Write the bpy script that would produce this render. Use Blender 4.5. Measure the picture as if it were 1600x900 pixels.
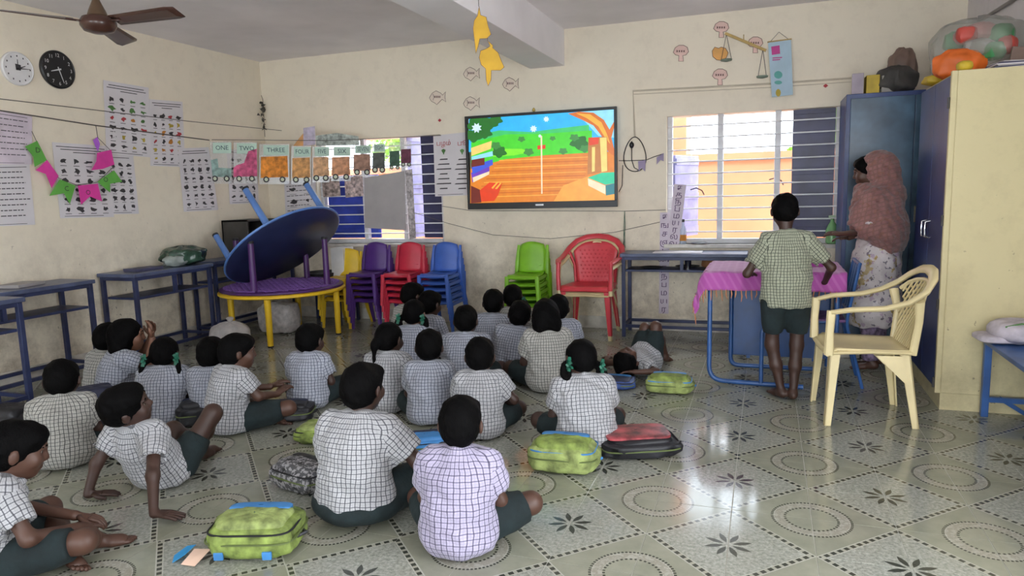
import bpy, bmesh, math, random
import numpy as np
from mathutils import Matrix, Vector
random.seed(7); RNG = np.random.default_rng(7)
for o in list(bpy.data.objects): bpy.data.objects.remove(o)
S = bpy.context.scene; COL = S.collection
PI = math.pi
# ------------------------------------------------------------ camera (solved from the floor tiles and the walls)
D = 0.305                                   # one floor tile
FPX, YAW, PITCH, ROLL = 1102.96, 0.346678, 0.136460, -0.0281308
CAM = np.array([0.359165, -10.535903, 4.373885]) * D
def _basis():
    f = np.array([-math.sin(YAW)*math.cos(PITCH), math.cos(YAW)*math.cos(PITCH), -math.sin(PITCH)])
    r = np.array([math.cos(YAW), math.sin(YAW), 0.0]); u = np.cross(r, f)
    return math.cos(ROLL)*r + math.sin(ROLL)*u, -math.sin(ROLL)*r + math.cos(ROLL)*u, f
CR, CU, CF = _basis()
cam = bpy.data.objects.new('camera', bpy.data.cameras.new('camera')); COL.objects.link(cam)
cam.data.sensor_width = 36; cam.data.lens = FPX/1600*36; cam.data.clip_start = 0.05; cam.data.clip_end = 300
m = Matrix.Identity(4)
for i in range(3): m[i][0] = CR[i]; m[i][1] = CU[i]; m[i][2] = -CF[i]; m[i][3] = CAM[i]
cam.matrix_world = m; S.camera = cam
# ------------------------------------------------------------ light and exposure
S.view_settings.view_transform = 'Standard'; S.view_settings.look = 'None'
S.view_settings.exposure = 0.55; S.view_settings.gamma = 1.0; S.view_settings.use_curve_mapping = False
W = bpy.data.worlds.new('sky'); S.world = W; W.use_nodes = True
bg = W.node_tree.nodes['Background']; bg.inputs[0].default_value = (0.80, 0.90, 1.0, 1); bg.inputs[1].default_value = 6.0
def area(name, loc, aim, sx, sy, power, col=(1,1,1)):
    l = bpy.data.lights.new(name, 'AREA'); l.shape = 'RECTANGLE'; l.size = sx; l.size_y = sy; l.energy = power; l.color = col
    o = bpy.data.objects.new(name, l); COL.objects.link(o); o.location = loc
    o.rotation_euler = (Vector(aim)-Vector(loc)).to_track_quat('-Z', 'Y').to_euler(); return o
sun = bpy.data.lights.new('sun', 'SUN'); sun.energy = 1.6; sun.angle = 0.01; sun.color = (1, .95, .85)
so = bpy.data.objects.new('sun', sun); COL.objects.link(so); so.rotation_euler = Vector((0.35, 1.0, -1.5)).to_track_quat('-Z', 'Y').to_euler()
# daylight through the openings behind the camera and on the right
area('daylight_rear_window', (-3.3, -5.35, 1.55), (-2.6, 2, 0.9), 1.8, 1.5, 10, (.95, .97, 1))
area('daylight_rear_door', (0.2, -5.35, 1.25), (-0.6, 2, 0.7), 1.6, 2.1, 40, (1, .98, .95))
area('daylight_side_door', (1.5, -1.75, 1.2), (-3, -0.6, 0.8), 1.1, 2.1, 24, (1, .98, .95))
# ------------------------------------------------------------ pixel -> place (1600 x 900 frame)
def ray(x, y): return CF + CR*(x-800)/FPX - CU*(y-450)/FPX
def PF(x, y, z=0.0): d = ray(x, y); return CAM + d*(z-CAM[2])/d[2]
def PY(x, y, Y): d = ray(x, y); return CAM + d*(Y-CAM[1])/d[1]
def PX(x, y, X): d = ray(x, y); return CAM + d*(X-CAM[0])/d[0]
WY, WXL, WXR, CZ, RY = 3.39, -5.14, 1.555, 2.81, -5.4     # back wall, left wall, right wall, ceiling, rear wall
# ------------------------------------------------------------ materials
MATS = {}
class NT:
    """tiny expression builder for shader math"""
    def __init__(s, tree): s.t = tree
    def val(s, x): return x
    def op(s, o, *a):
        n = s.t.nodes.new('ShaderNodeMath'); n.operation = o
        for i, x in enumerate(a):
            if isinstance(x, (int, float)): n.inputs[i].default_value = x
            else: s.t.links.new(x, n.inputs[i])
        return n.outputs[0]
    def __getattr__(s, k):
        return lambda *a: s.op({"abs": "ABSOLUTE"}.get(k, k.upper()), *a)
    def mix(s, f, a, b):
        n = s.t.nodes.new('ShaderNodeMix'); n.data_type = 'RGBA'
        for i, x in ((0, f), (6, a), (7, b)):
            if isinstance(x, (int, float)): n.inputs[i].default_value = x
            elif isinstance(x, (tuple, list)): n.inputs[i].default_value = (*x, 1) if len(x) == 3 else x
            else: s.t.links.new(x, n.inputs[i])
        return n.outputs[2]
    def noise(s, vec, scale, detail=3, rough=.55):
        n = s.t.nodes.new('ShaderNodeTexNoise'); n.inputs['Scale'].default_value = scale; n.inputs['Detail'].default_value = detail
        n.inputs['Roughness'].default_value = rough
        if vec is not None: s.t.links.new(vec, n.inputs['Vector'])
        return n.outputs[0]
    def ramp(s, x, a, b):
        n = s.t.nodes.new('ShaderNodeMapRange'); n.inputs[1].default_value = a; n.inputs[2].default_value = b; s.t.links.new(x, n.inputs[0]); n.clamp = True
        return n.outputs[0]
def newmat(name):
    mt = bpy.data.materials.new(name); mt.use_nodes = True; MATS[name] = mt
    t = mt.node_tree; return mt, t, t.nodes['Principled BSDF'], NT(t)
def bump(t, b, h, strength=.3, dist=.01):
    n = t.nodes.new('ShaderNodeBump'); n.inputs['Strength'].default_value = strength; n.inputs['Distance'].default_value = dist
    t.links.new(h, n.inputs['Height']); t.links.new(n.outputs[0], b.inputs['Normal'])
def M(name, col=None, rough=.55, var=.12, scale=6., metal=0, bmp=0, bscale=40, emit=0, alpha=1, trans=0, coat=0):
    if name in MATS: return MATS[name]
    mt, t, b, n = newmat(name)
    tc = t.nodes.new('ShaderNodeTexCoord').outputs['Object']
    c2 = tuple(max(0, c*(1-var*1.6)) for c in col); c1 = tuple(min(1, c*(1+var)) for c in col)
    t.links.new(n.mix(n.ramp(n.noise(tc, scale), .3, .7), c2, c1), b.inputs['Base Color'])
    b.inputs['Roughness'].default_value = rough; b.inputs['Metallic'].default_value = metal
    if coat: b.inputs['Coat Weight'].default_value = coat
    if bmp: bump(t, b, n.noise(tc, bscale), bmp, .01)
    if emit: b.inputs['Emission Color'].default_value = (*col, 1); b.inputs['Emission Strength'].default_value = emit
    if alpha < 1: b.inputs['Alpha'].default_value = alpha
    if trans: b.inputs['Transmission Weight'].default_value = trans
    return mt
def srgb(*h):
    def f(c): c /= 255.; return c/12.92 if c <= .04045 else ((c+.055)/1.055)**2.4
    return tuple(f(c) for c in h)
# ------------------------------------------------------------ meshes, things, parts
WM = {}
def link(o, parent=None):
    COL.objects.link(o)
    if parent is not None: o.parent = parent
    WM[o.name] = WM[parent.name] if parent is not None else Matrix.Identity(4)
    return o
def thing(name, label, cat, loc=(0,0,0), rotz=0, group=None):
    o = bpy.data.objects.new(name, None); COL.objects.link(o); o.empty_display_size = .1
    o.location = Vector([float(c) for c in loc]); o.rotation_euler = (0, 0, rotz)
    WM[o.name] = Matrix.Translation(o.location) @ Matrix.Rotation(rotz, 4, 'Z')
    return tag(o, label, cat, group)
def tag(o, label=None, cat=None, group=None, kind=None):
    if label: o['label'] = label
    if cat: o['category'] = cat
    if group: o['group'] = group
    if kind: o['kind'] = kind
    return o
def frame_of(t):
    t = np.array(t, float); t = t/np.linalg.norm(t)
    a = np.array([0,0,1.]) if abs(t[2]) < .9 else np.array([1.,0,0])
    x = np.cross(a, t); x /= np.linalg.norm(x); return x, np.cross(t, x), t
class MB:
    def __init__(s): s.v = []; s.f = []; s.m = []; s.uv = None
    def add(s, vs, fs, m=0):
        k = len(s.v); s.v += [tuple(float(c) for c in p) for p in vs]
        s.f += [tuple(i+k for i in f) for f in fs]; s.m += [m]*len(fs); return s
    def box(s, c, d, m=0, R=None, taper=1.0):
        hx, hy, hz = d[0]/2, d[1]/2, d[2]/2; vs = []
        for z in (-1, 1):
            k = taper if z > 0 else 1
            for x, y in ((-1,-1),(1,-1),(1,1),(-1,1)): vs.append(np.array([x*hx*k, y*hy*k, z*hz]))
        if R is not None: vs = [np.array(R) @ q for q in vs]
        vs = [q+np.array(c) for q in vs]
        return s.add(vs, [(0,3,2,1),(4,5,6,7),(0,1,5,4),(1,2,6,5),(2,3,7,6),(3,0,4,7)], m)
    def bb(s, a, b, m=0):
        a = np.array(a, float); b = np.array(b, float); return s.box((a+b)/2, np.abs(b-a), m)
    def beam(s, a, b, w, h, m=0, up=(0,0,1)):
        a = np.array(a, float); b = np.array(b, float); t = b-a; L = np.linalg.norm(t); t /= L
        up = np.array(up, float)
        if abs(t@up) > .95: up = np.array([0, 1., 0])
        x = np.cross(t, up); x /= np.linalg.norm(x); z = np.cross(x, t)
        return s.box((a+b)/2, (w, L, h), m, np.stack([x, t, z], 1))
    def tube(s, pts, r, n=8, m=0, closed=False, caps=True, flat=1.0):
        P = [np.array(p, float) for p in pts]; k = len(P); rr = r if hasattr(r, '__len__') else [r]*k
        vs = []; X = None
        for i in range(k):
            a = P[(i-1) % k] if (closed or i > 0) else P[i]; b = P[(i+1) % k] if (closed or i < k-1) else P[i]
            t = b-a; L = np.linalg.norm(t); t = t/L if L > 1e-9 else np.array([0,0,1.])
            if X is None: X, Y, _ = frame_of(t)
            X = X-t*(X@t); X /= np.linalg.norm(X); Y = np.cross(t, X)
            for j in range(n):
                q = 2*PI*j/n; vs.append(P[i]+rr[i]*(math.cos(q)*X+flat*math.sin(q)*Y))
        fs = []
        for i in range(k if closed else k-1):
            a = i*n; b = ((i+1) % k)*n
            for j in range(n): fs.append((a+j, a+(j+1) % n, b+(j+1) % n, b+j))
        if caps and not closed: fs.append(tuple(range(n-1, -1, -1))); fs.append(tuple((k-1)*n+j for j in range(n)))
        return s.add(vs, fs, m)
    def lathe(s, prof, n=24, c=(0,0,0), m=0, R=None, sx=1, sy=1):
        vs = []; c = np.array(c, float)
        for r, z in prof:
            for j in range(n):
                q = np.array([r*math.cos(2*PI*j/n)*sx, r*math.sin(2*PI*j/n)*sy, z])
                vs.append((np.array(R) @ q if R is not None else q)+c)
        fs = []
        for i in range(len(prof)-1):
            for j in range(n): fs.append((i*n+j, i*n+(j+1) % n, (i+1)*n+(j+1) % n, (i+1)*n+j))
        fs.append(tuple(range(n-1, -1, -1))); fs.append(tuple((len(prof)-1)*n+j for j in range(n)))
        return s.add(vs, fs, m)
    def prism(s, poly, off, m=0):
        """poly: list of 3D points (planar); off: 3D thickness vector"""
        n = len(poly); P = [np.array(p, float) for p in poly]; o = np.array(off, float)
        return s.add(P+[p+o for p in P], [tuple(range(n-1, -1, -1)), tuple(range(n, 2*n))]+[(i, (i+1) % n, n+(i+1) % n, n+i) for i in range(n)], m)
    def grid(s, fn, nu, nv, m=0, closed_u=False):
        vs = [fn(i/(nu-1) if not closed_u else i/nu, j/(nv-1)) for j in range(nv) for i in range(nu)]; fs = []
        for j in range(nv-1):
            for i in range(nu if closed_u else nu-1): fs.append((j*nu+i, j*nu+(i+1) % nu, (j+1)*nu+(i+1) % nu, (j+1)*nu+i))
        return s.add(vs, fs, m)
    def build(s, name, mats, parent=None, smooth=False, local=False, bevel=0, sol=0, sub=0, fix=True):
        me = bpy.data.meshes.new(name); V = s.v
        if parent is not None and not local:
            inv = WM[parent.name].inverted(); V = [inv @ Vector(p) for p in V]
        me.from_pydata(V, [], s.f)
        for q in (mats if isinstance(mats, (list, tuple)) else [mats]): me.materials.append(q)
        if any(s.m): me.polygons.foreach_set('material_index', s.m)
        if fix or bevel:
            bm = bmesh.new(); bm.from_mesh(me)
            bmesh.ops.recalc_face_normals(bm, faces=bm.faces)
            if bevel:
                es = [e for e in bm.edges if len(e.link_faces) == 2 and e.calc_face_angle(0) > .6]
                bmesh.ops.bevel(bm, geom=es, offset=bevel, segments=2, affect='EDGES', clamp_overlap=True, profile=.5)
            bm.to_mesh(me); bm.free()
        if smooth:
            me.polygons.foreach_set('use_smooth', [True]*len(me.polygons))
            try: me.set_sharp_from_angle(angle=.75 if smooth is True else smooth)
            except Exception: pass
        o = bpy.data.objects.new(name, me); link(o, parent)
        if sol: md = o.modifiers.new('thickness', 'SOLIDIFY'); md.thickness = sol; md.offset = 0
        if sub: md = o.modifiers.new('smooth', 'SUBSURF'); md.levels = md.render_levels = sub
        return o
def dup(root, loc, rotz, label, group=None):
    r = root.copy(); COL.objects.link(r); r.location = Vector([float(c) for c in loc]); r.rotation_euler = (0, 0, rotz); r['label'] = label
    if group: r['group'] = group
    for ch in list(root.children):
        c = ch.copy(); COL.objects.link(c); c.parent = r
        for g in ch.children: d = g.copy(); COL.objects.link(d); d.parent = c
    return r
def text_mesh(txt, size, name='lettering'):
    """flat lettering as vertices/faces in its own XY plane, centred"""
    cu = bpy.data.curves.new('t', 'FONT'); cu.body = txt; cu.size = size; cu.align_x = 'CENTER'; cu.align_y = 'CENTER'; cu.resolution_u = 2
    o = bpy.data.objects.new('t', cu); COL.objects.link(o)
    me = o.to_mesh(); vs = [tuple(v.co) for v in me.vertices]; fs = [tuple(p.vertices) for p in me.polygons]
    o.to_mesh_clear(); bpy.data.objects.remove(o); bpy.data.curves.remove(cu); return vs, fs
def put_text(mb, txt, size, c, ex, ey, m=0, sx=1.0):
    vs, fs = text_mesh(txt, size); c = np.array(c, float); ex = np.array(ex, float); ey = np.array(ey, float)
    mb.add([c+ex*p[0]*sx+ey*p[1] for p in vs], fs, m)
# ============================================================ SETTING
def wallmat(name, base, stain=(.30,.24,.175), amount=.85, low=1.3):
    mt, t, b, n = newmat(name)
    g = t.nodes.new('ShaderNodeNewGeometry').outputs['Position']
    sep = t.nodes.new('ShaderNodeSeparateXYZ'); t.links.new(g, sep.inputs[0]); z = sep.outputs[2]
    big = n.ramp(n.noise(g, 1.1, 4, .6), .35, .7); fine = n.ramp(n.noise(g, 9, 6, .65), .5, .78)
    c = n.mix(big, tuple(x*.93 for x in base), base)
    grime = n.multiply(n.ramp(z, low, .15), n.ramp(n.noise(g, 3.6, 6, .75), .40, .68))
    c = n.mix(n.multiply(grime, amount), c, stain)
    c = n.mix(n.multiply(fine, .14), c, stain)
    chips = n.multiply(n.greater_than(n.noise(g, 26, 2), .735), n.ramp(z, 1.6, .3))
    c = n.mix(n.multiply(chips, .7), c, (.16, .13, .1))
    t.links.new(c, b.inputs['Base Color']); b.inputs['Roughness'].default_value = .72
    bump(t, b, n.noise(g, 35, 4), .12, .01); return mt
M_WALL = wallmat('cream_plaster', (.86, .77, .62))
M_WALLL = MATS['cream_plaster']
M_WALLR = wallmat('grey_lilac_plaster', (.80, .75, .74), low=.4)
M_CEIL = M('ceiling_whitewash', (.86, .82, .83), .8, .06, 1.5)
M_BEAM = M('beam_whitewash', (.88, .85, .86), .8, .05, 1.5)
M_SKIRT = M('white_skirting', (.66, .62, .56), .35, .2, 7)
M_BARW = M('white_bar_paint', (.82, .83, .86), .4, .05)
M_FRAMEW = M('pale_window_frame', (.66, .66, .68), .5, .1)
M_NAVY = M('navy_shutter_paint', (.035, .035, .10), .4, .25)
M_BLUESH = M('bright_blue_shutter', (.03, .06, .42), .4, .2)
M_LILAC = M('lilac_window_paint', (.30, .30, .55), .45, .2)
M_ORANGE = M('orange_outside_plaster', (.50, .20, .10), .8, .12, 1.2)
M_EARTH = M('outside_ground', (.35, .27, .2), .9, .2)
def struct(name, mb, mats, parent=None, **k):
    o = mb.build(name, mats, parent, **k)
    if parent is None: o['kind'] = 'structure'
    return o
# ---- floor: grout bed, and every patterned tile laid on it
def tile_material():
    mt, t, b, n = newmat('patterned_floor_tile')
    pos = t.nodes.new('ShaderNodeNewGeometry').outputs['Position']
    sep = t.nodes.new('ShaderNodeSeparateXYZ'); t.links.new(pos, sep.inputs[0])
    u = n.divide(sep.outputs[0], D); v = n.divide(sep.outputs[1], D)
    def cell(x, o): return n.subtract(n.wrap(n.add(x, o), 2.0, 0.0), 1.0)      # -1..1 around even (o=1) or odd (o=0) integers
    su, sv = cell(u, 1.0), cell(v, 1.0); cu, cv = cell(u, 0.0), cell(v, 0.0)
    # star of eight leaves
    r = n.sqrt(n.add(n.multiply(su, su), n.multiply(sv, sv))); a = n.arctan2(sv, su)
    da = n.subtract(n.wrap(a, PI/4, 0.0), PI/8)
    wid = n.multiply(n.sine(n.multiply(n.ramp(r, .055, .30), PI)), .036)
    leaf = n.multiply(n.less_than(n.abs(n.multiply(r, n.sine(da))), wid), n.multiply(n.less_than(r, .30), n.greater_than(r, .055)))
    # diamond around the star, and its chained band
    dm = n.add(n.abs(su), n.abs(sv)); diamond = n.less_than(dm, .885)
    inband = n.multiply(n.less_than(dm, 1.0), n.greater_than(dm, .885))
    along = n.subtract(n.abs(su), n.abs(sv))
    link_ = n.greater_than(n.sine(n.multiply(along, 40.0)), -.25)
    e1 = n.less_than(n.abs(n.subtract(dm, .887)), .009); e2 = n.less_than(n.abs(n.subtract(dm, .995)), .012)
    core = n.less_than(n.abs(n.subtract(dm, .941)), .040)
    bandd = n.multiply(core, link_)
    # rings of dashes around the plain corner
    rc = n.sqrt(n.add(n.multiply(cu, cu), n.multiply(cv, cv))); ac = n.arctan2(cv, cu)
    o_ring = n.multiply(n.less_than(n.abs(n.subtract(rc, .485)), .017), n.greater_than(n.sine(n.multiply(ac, 64.0)), -.3))
    o_ring2 = n.multiply(n.less_than(n.abs(n.subtract(rc, .462)), .004), 1.0)
    i_ring = n.multiply(n.less_than(n.abs(n.subtract(rc, .325)), .016), n.greater_than(n.sine(n.multiply(ac, 36.0)), -.1))
    annul = n.multiply(n.less_than(rc, .475), n.greater_than(rc, .335))
    fine = n.noise(pos, 70, 4, .7); med = n.noise(pos, 9, 4, .6)
    vein = n.ramp(n.abs(n.subtract(n.noise(pos, 28, 5, .7), .5)), .0, .09)
    plain = n.mix(n.ramp(med, .3, .7), (.235, .24, .185), (.305, .305, .24))
    gran = n.mix(n.ramp(fine, .35, .65), (.195, .205, .175), (.41, .41, .36))
    marb = n.mix(vein, (.27, .255, .21), (.38, .37, .315))
    c = n.mix(diamond, plain, gran); c = n.mix(annul, c, marb)
    c = n.mix(inband, c, (.34, .335, .275))
    dark = n.maximum(n.maximum(bandd, leaf), n.maximum(o_ring, i_ring))
    c = n.mix(n.multiply(dark, .93), c, (.020, .024, .018))
    c = n.mix(n.multiply(n.maximum(n.maximum(e1, e2), o_ring2), .5), c, (.52, .51, .45))
    c = n.mix(n.multiply(n.ramp(n.noise(pos, 1.4, 4), .45, .75), .18), c, (.24, .22, .17))
    t.links.new(c, b.inputs['Base Color'])
    t.links.new(n.add(n.multiply(n.ramp(med, .3, .8), .10), .085), b.inputs['Roughness'])
    b.inputs['Specular IOR Level'].default_value = .42
    bump(t, b, n.noise(pos, 3.0, 2), .05, .01)
    return mt
M_TILE = tile_material()
M_GROUT = M('pale_grout', (.56, .55, .50), .8, .1)
fl = MB(); fl.bb((WXL-.2, RY-.2, -.12), (WXR+.2, WY+.2, -.0015)); floor = struct('floor', fl, M_GROUT)
TG = .0009
def tile_geo(mb, x0, y0, x1, y1):
    q = .0012; z = 0.0
    vs = [(x0, y0, -.008), (x1, y0, -.008), (x1, y1, -.008), (x0, y1, -.008), (x0, y0, z-.0005), (x1, y0, z-.0005), (x1, y1, z-.0005), (x0, y1, z-.0005),
          (x0+q, y0+q, z), (x1-q, y0+q, z), (x1-q, y1-q, z), (x0+q, y1-q, z)]
    mb.add(vs, [(8, 9, 10, 11), (4, 5, 9, 8), (5, 6, 10, 9), (6, 7, 11, 10), (7, 4, 8, 11), (0, 1, 5, 4), (1, 2, 6, 5), (2, 3, 7, 6), (3, 0, 4, 7)])
tb = MB(); tile_geo(tb, TG, TG, D-TG, D-TG); tproto = None; cells = []
for i in range(math.floor(WXL/D), math.ceil(WXR/D)):
    for j in range(math.floor(RY/D), math.ceil(WY/D)):
        x0, y0, x1, y1 = i*D, j*D, (i+1)*D, (j+1)*D
        cut = x0 < WXL or x1 > WXR or y0 < RY or y1 > WY
        p = np.array([(x0+x1)/2, (y0+y1)/2, 0])-CAM; zc = p@CF; sc = 0
        if zc > .3:
            px, py = 800+FPX*(p@CR)/zc, 450-FPX*(p@CU)/zc
            if -40 < px < 1640 and -40 < py < 950: sc = 1/zc**3
        cells.append((sc if not cut else sc*1e-6, i, j))
cells.sort(reverse=True); rest = MB()
for k, (sc, i, j) in enumerate(cells):
    if k < 300 and sc > 1e-5:
        if tproto is None: tproto = tb.build('tile', M_TILE, floor, local=True); o = tproto
        else: o = tproto.copy(); COL.objects.link(o)
        o.location = (i*D, j*D, 0)
    else:
        tile_geo(rest, max(i*D+TG, WXL), max(j*D+TG, RY), min((i+1)*D-TG, WXR), min((j+1)*D-TG, WY))
tag(rest.build('tile_field', M_TILE, floor, local=True), kind='stuff')
# ---- walls
W1 = (-4.50, -3.00, .82, 2.02); W2 = (-.75, .70, .81, 2.06)
wb = MB(); T = .22
for x0, x1, z0, z1 in ((WXL-.2, W1[0], 0, CZ), (W1[1], W2[0], 0, CZ), (W2[1], WXR+.2, 0, CZ), (W1[0], W1[1], 0, W1[2]), (W1[0], W1[1], W1[3], CZ), (W2[0], W2[1], 0, W2[2]), (W2[0], W2[1], W2[3], CZ)):
    wb.bb((x0, WY, z0-.1), (x1, WY+T, z1))
struct('wall_back', wb, M_WALL)
wl = MB(); wl.bb((WXL-.2, RY, -.1), (WXL, WY, CZ)); struct('wall_left', wl, M_WALL)
wr = MB()
for y0, y1, z0, z1 in ((-1.2, WY, 0, CZ), (RY, -2.3, 0, CZ), (-2.3, -1.2, 2.1, CZ)): wr.bb((WXR, y0, z0-.1), (WXR+.2, y1, z1))
struct('wall_right', wr, M_WALLR)
wf = MB()
for x0, x1, z0, z1 in ((WXL-.2, -4.2, 0, CZ), (-2.4, -.6, 0, CZ), (1.0, WXR+.2, 0, CZ), (-4.2, -2.4, 0, .8), (-4.2, -2.4, 2.3, CZ), (-.6, 1.0, 2.3, CZ)): wf.bb((x0, RY-.2, z0-.1), (x1, RY, z1))
struct('wall_front', wf, M_WALL)
ce = MB(); ce.bb((WXL-.3, RY-.5, CZ), (WXR+.3, WY+.5, CZ+.15)); struct('ceiling', ce, M_CEIL)
bmb = MB(); bmb.bb((-2.03, RY, 2.48), (-1.69, WY, CZ+.02)); struct('ceiling_beam', bmb, M_BEAM, bevel=.004)
sk = MB(); sk.bb((WXL+.012, WY-.012, 0), (.6, WY, .115)); struct('baseboard_back', sk, M_SKIRT)
sl = MB(); sl.bb((WXL, RY, 0), (WXL+.012, WY, .115)); struct('baseboard_left', sl, M_SKIRT)
# ---- windows
def window(name, x0, x1, z0, z1, mull, nbars, shutters, sill_out=.03):
    f = MB(); fy0, fy1 = WY+.06, WY+.12; w = .045
    f.bb((x0, fy0, z0), (x0+w, fy1, z1)); f.bb((x1-w, fy0, z0), (x1, fy1, z1)); f.bb((x0+w, fy0, z1-w), (x1-w, fy1, z1)); f.bb((x0+w, fy0, z0), (x1-w, fy1, z0+w))
    win = struct(name, f, M_FRAMEW, bevel=.004)
    for mx in mull: q = MB(); q.bb((mx-.025, fy0, z0+w), (mx+.025, fy1, z1-w)); q.build('mullion', M_FRAMEW, win, bevel=.004)
    for k in range(nbars):
        z = z0+w+(z1-z0-2*w)*(k+.6)/nbars; q = MB(); q.tube([(x0+.01, WY+.045, z), (x1-.01, WY+.045, z)], .0065, 8); q.build('bar', M_BARW, win, smooth=True)
    q = MB(); q.bb((x0-.02, WY-sill_out, z0-.035), (x1+.02, WY+.2, z0)); q.build('sill', M_SKIRT, win, bevel=.004)
    for (hx, hz0, hz1, wd, ang, mt) in shutters:      # hinged outside; ang: 0 = closed, 90 = straight out
        c, s_ = math.cos(math.radians(ang)), math.sin(math.radians(ang)); q = MB(); y = WY+.135
        R = np.array([[c, -s_, 0], [s_, c, 0], [0, 0, 1]])
        cen = np.array([hx, y, (hz0+hz1)/2])+R @ np.array([wd/2, 0, 0]); q.box(cen, (abs(wd), .024, hz1-hz0), 0, R)
        sh = q.build('shutter', mt, win, bevel=.003)
        q = MB()
        for zz in (hz0+.06, hz1-.06, (hz0+hz1)/2): q.box(np.array([hx, y, zz])+R @ np.array([wd/2, -.016, 0]), (abs(wd)*.96, .012, .06), 0, R)
        q.build('shutter_rail', mt, sh, bevel=.002)
    return win
w1 = window('window_1', *W1, (-3.95, -3.47), 11, ((W1[0]+.05, .87, 1.55, .62, 3, M_BLUESH), (W1[1]-.05, .87, 1.97, -.24, -2, M_NAVY), (-3.47, .87, 1.97, .30, 75, M_LILAC)))
w2 = window('window_2', *W2, (-.285, .195), 11, ((W2[1]-.045, .86, 2.01, -.34, -2, M_NAVY), (W2[0]+.05, .86, 1.62, .46, 68, M_LILAC)))
for (w_, x, z) in ((w2, -.55, 1.30), (w2, .13, 1.37), (w1, -3.17, 1.28)):
    q = MB(); q.tube([(x, WY+.14, z), (x+.05, WY+.16, z+.015), (x+.10, WY+.17, z-.01), (x+.12, WY+.17, z-.05)], .006, 6); q.build('window_stay', M('dark_iron', (.05, .045, .045), .5), w_, smooth=True)
# ---- outside
q = MB(); q.bb((-14, 3.8, -.6), (10, 20, -.3)); struct('outside_ground', q, M_EARTH)
q = MB(); q.bb((-9, 5.5, -.4), (5, 5.7, 1.66)); q.bb((-9, 5.46, 1.62), (5, 5.74, 1.70)); struct('outside_wall', q, M_ORANGE)
q = MB(); q.bb((-1.75, 6.1, -.4), (-.86, 6.7, 3.3)); q.bb((-1.8, 6.05, 2.35), (-.82, 6.75, 2.45)); struct('outside_pillar', q, M_ORANGE)
def foliage(name, c, r, n, label, cat='tree', seed=1):
    rg = np.random.default_rng(seed); t = thing(name, label, cat, (c[0], c[1], -.3))
    q = MB(); q.tube([(c[0], c[1], -.3), (c[0]+.05, c[1], c[2]*.5), (c[0], c[1], c[2])], [.09, .07, .04], 8); q.build('trunk', M('bark', (.16, .10, .06), .9, .3), t, smooth=True)
    q = MB()
    for i in range(n):
        d = rg.normal(size=3); d /= np.linalg.norm(d); p = np.array(c)+d*np.array(r)*rg.uniform(.35, 1)**.5
        a = rg.normal(size=3); a /= np.linalg.norm(a); b_ = np.cross(a, d+.01); b_ /= np.linalg.norm(b_); s_ = rg.uniform(.05, .1)
        q.add([p-a*s_, p+b_*s_*.45, p+a*s_, p-b_*s_*.45], [(0, 1, 2, 3)], int(rg.integers(0, 2)))
    tag(q.build('foliage', [M('leaf_green', (.20, .42, .05), .6), M('leaf_light', (.38, .60, .10), .6)], t, fix=False), kind='stuff')
foliage('tree', (-5.0, 7.6, 2.5), (1.5, .8, .9), 2600, 'bright green leafy tree seen outside the left window', seed=3)
foliage('shrub', (.72, 6.4, 1.75), (.32, .3, .6), 700, 'green shrub outside the right window beside the dark shutter', 'shrub', seed=5)
# conduits (painted pipe trim on the walls)
M_CONDUIT = M('painted_conduit', (.62, .54, .42), .5, .08); M_CONDUITG = M('grey_conduit', (.30, .27, .25), .5, .1)
q = MB(); cp = [PY(992, 215, WY-.008), PY(989, 142, WY-.008), PY(1200, 131, WY-.008), PY(1330, 122, WY-.008)]
q.tube(cp, .009, 6); q.tube([p+np.array([0, 0, -.03]) for p in cp[1:]], .004, 6); struct('trim_1', q, M_CONDUIT, smooth=True)
q = MB(); q.tube([PX(1511, 45, WXR-.012), PX(1580, 2, WXR-.012), PX(1640, -34, WXR-.012)], .012, 6); struct('trim_2', q, M_CONDUITG, smooth=True)
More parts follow.
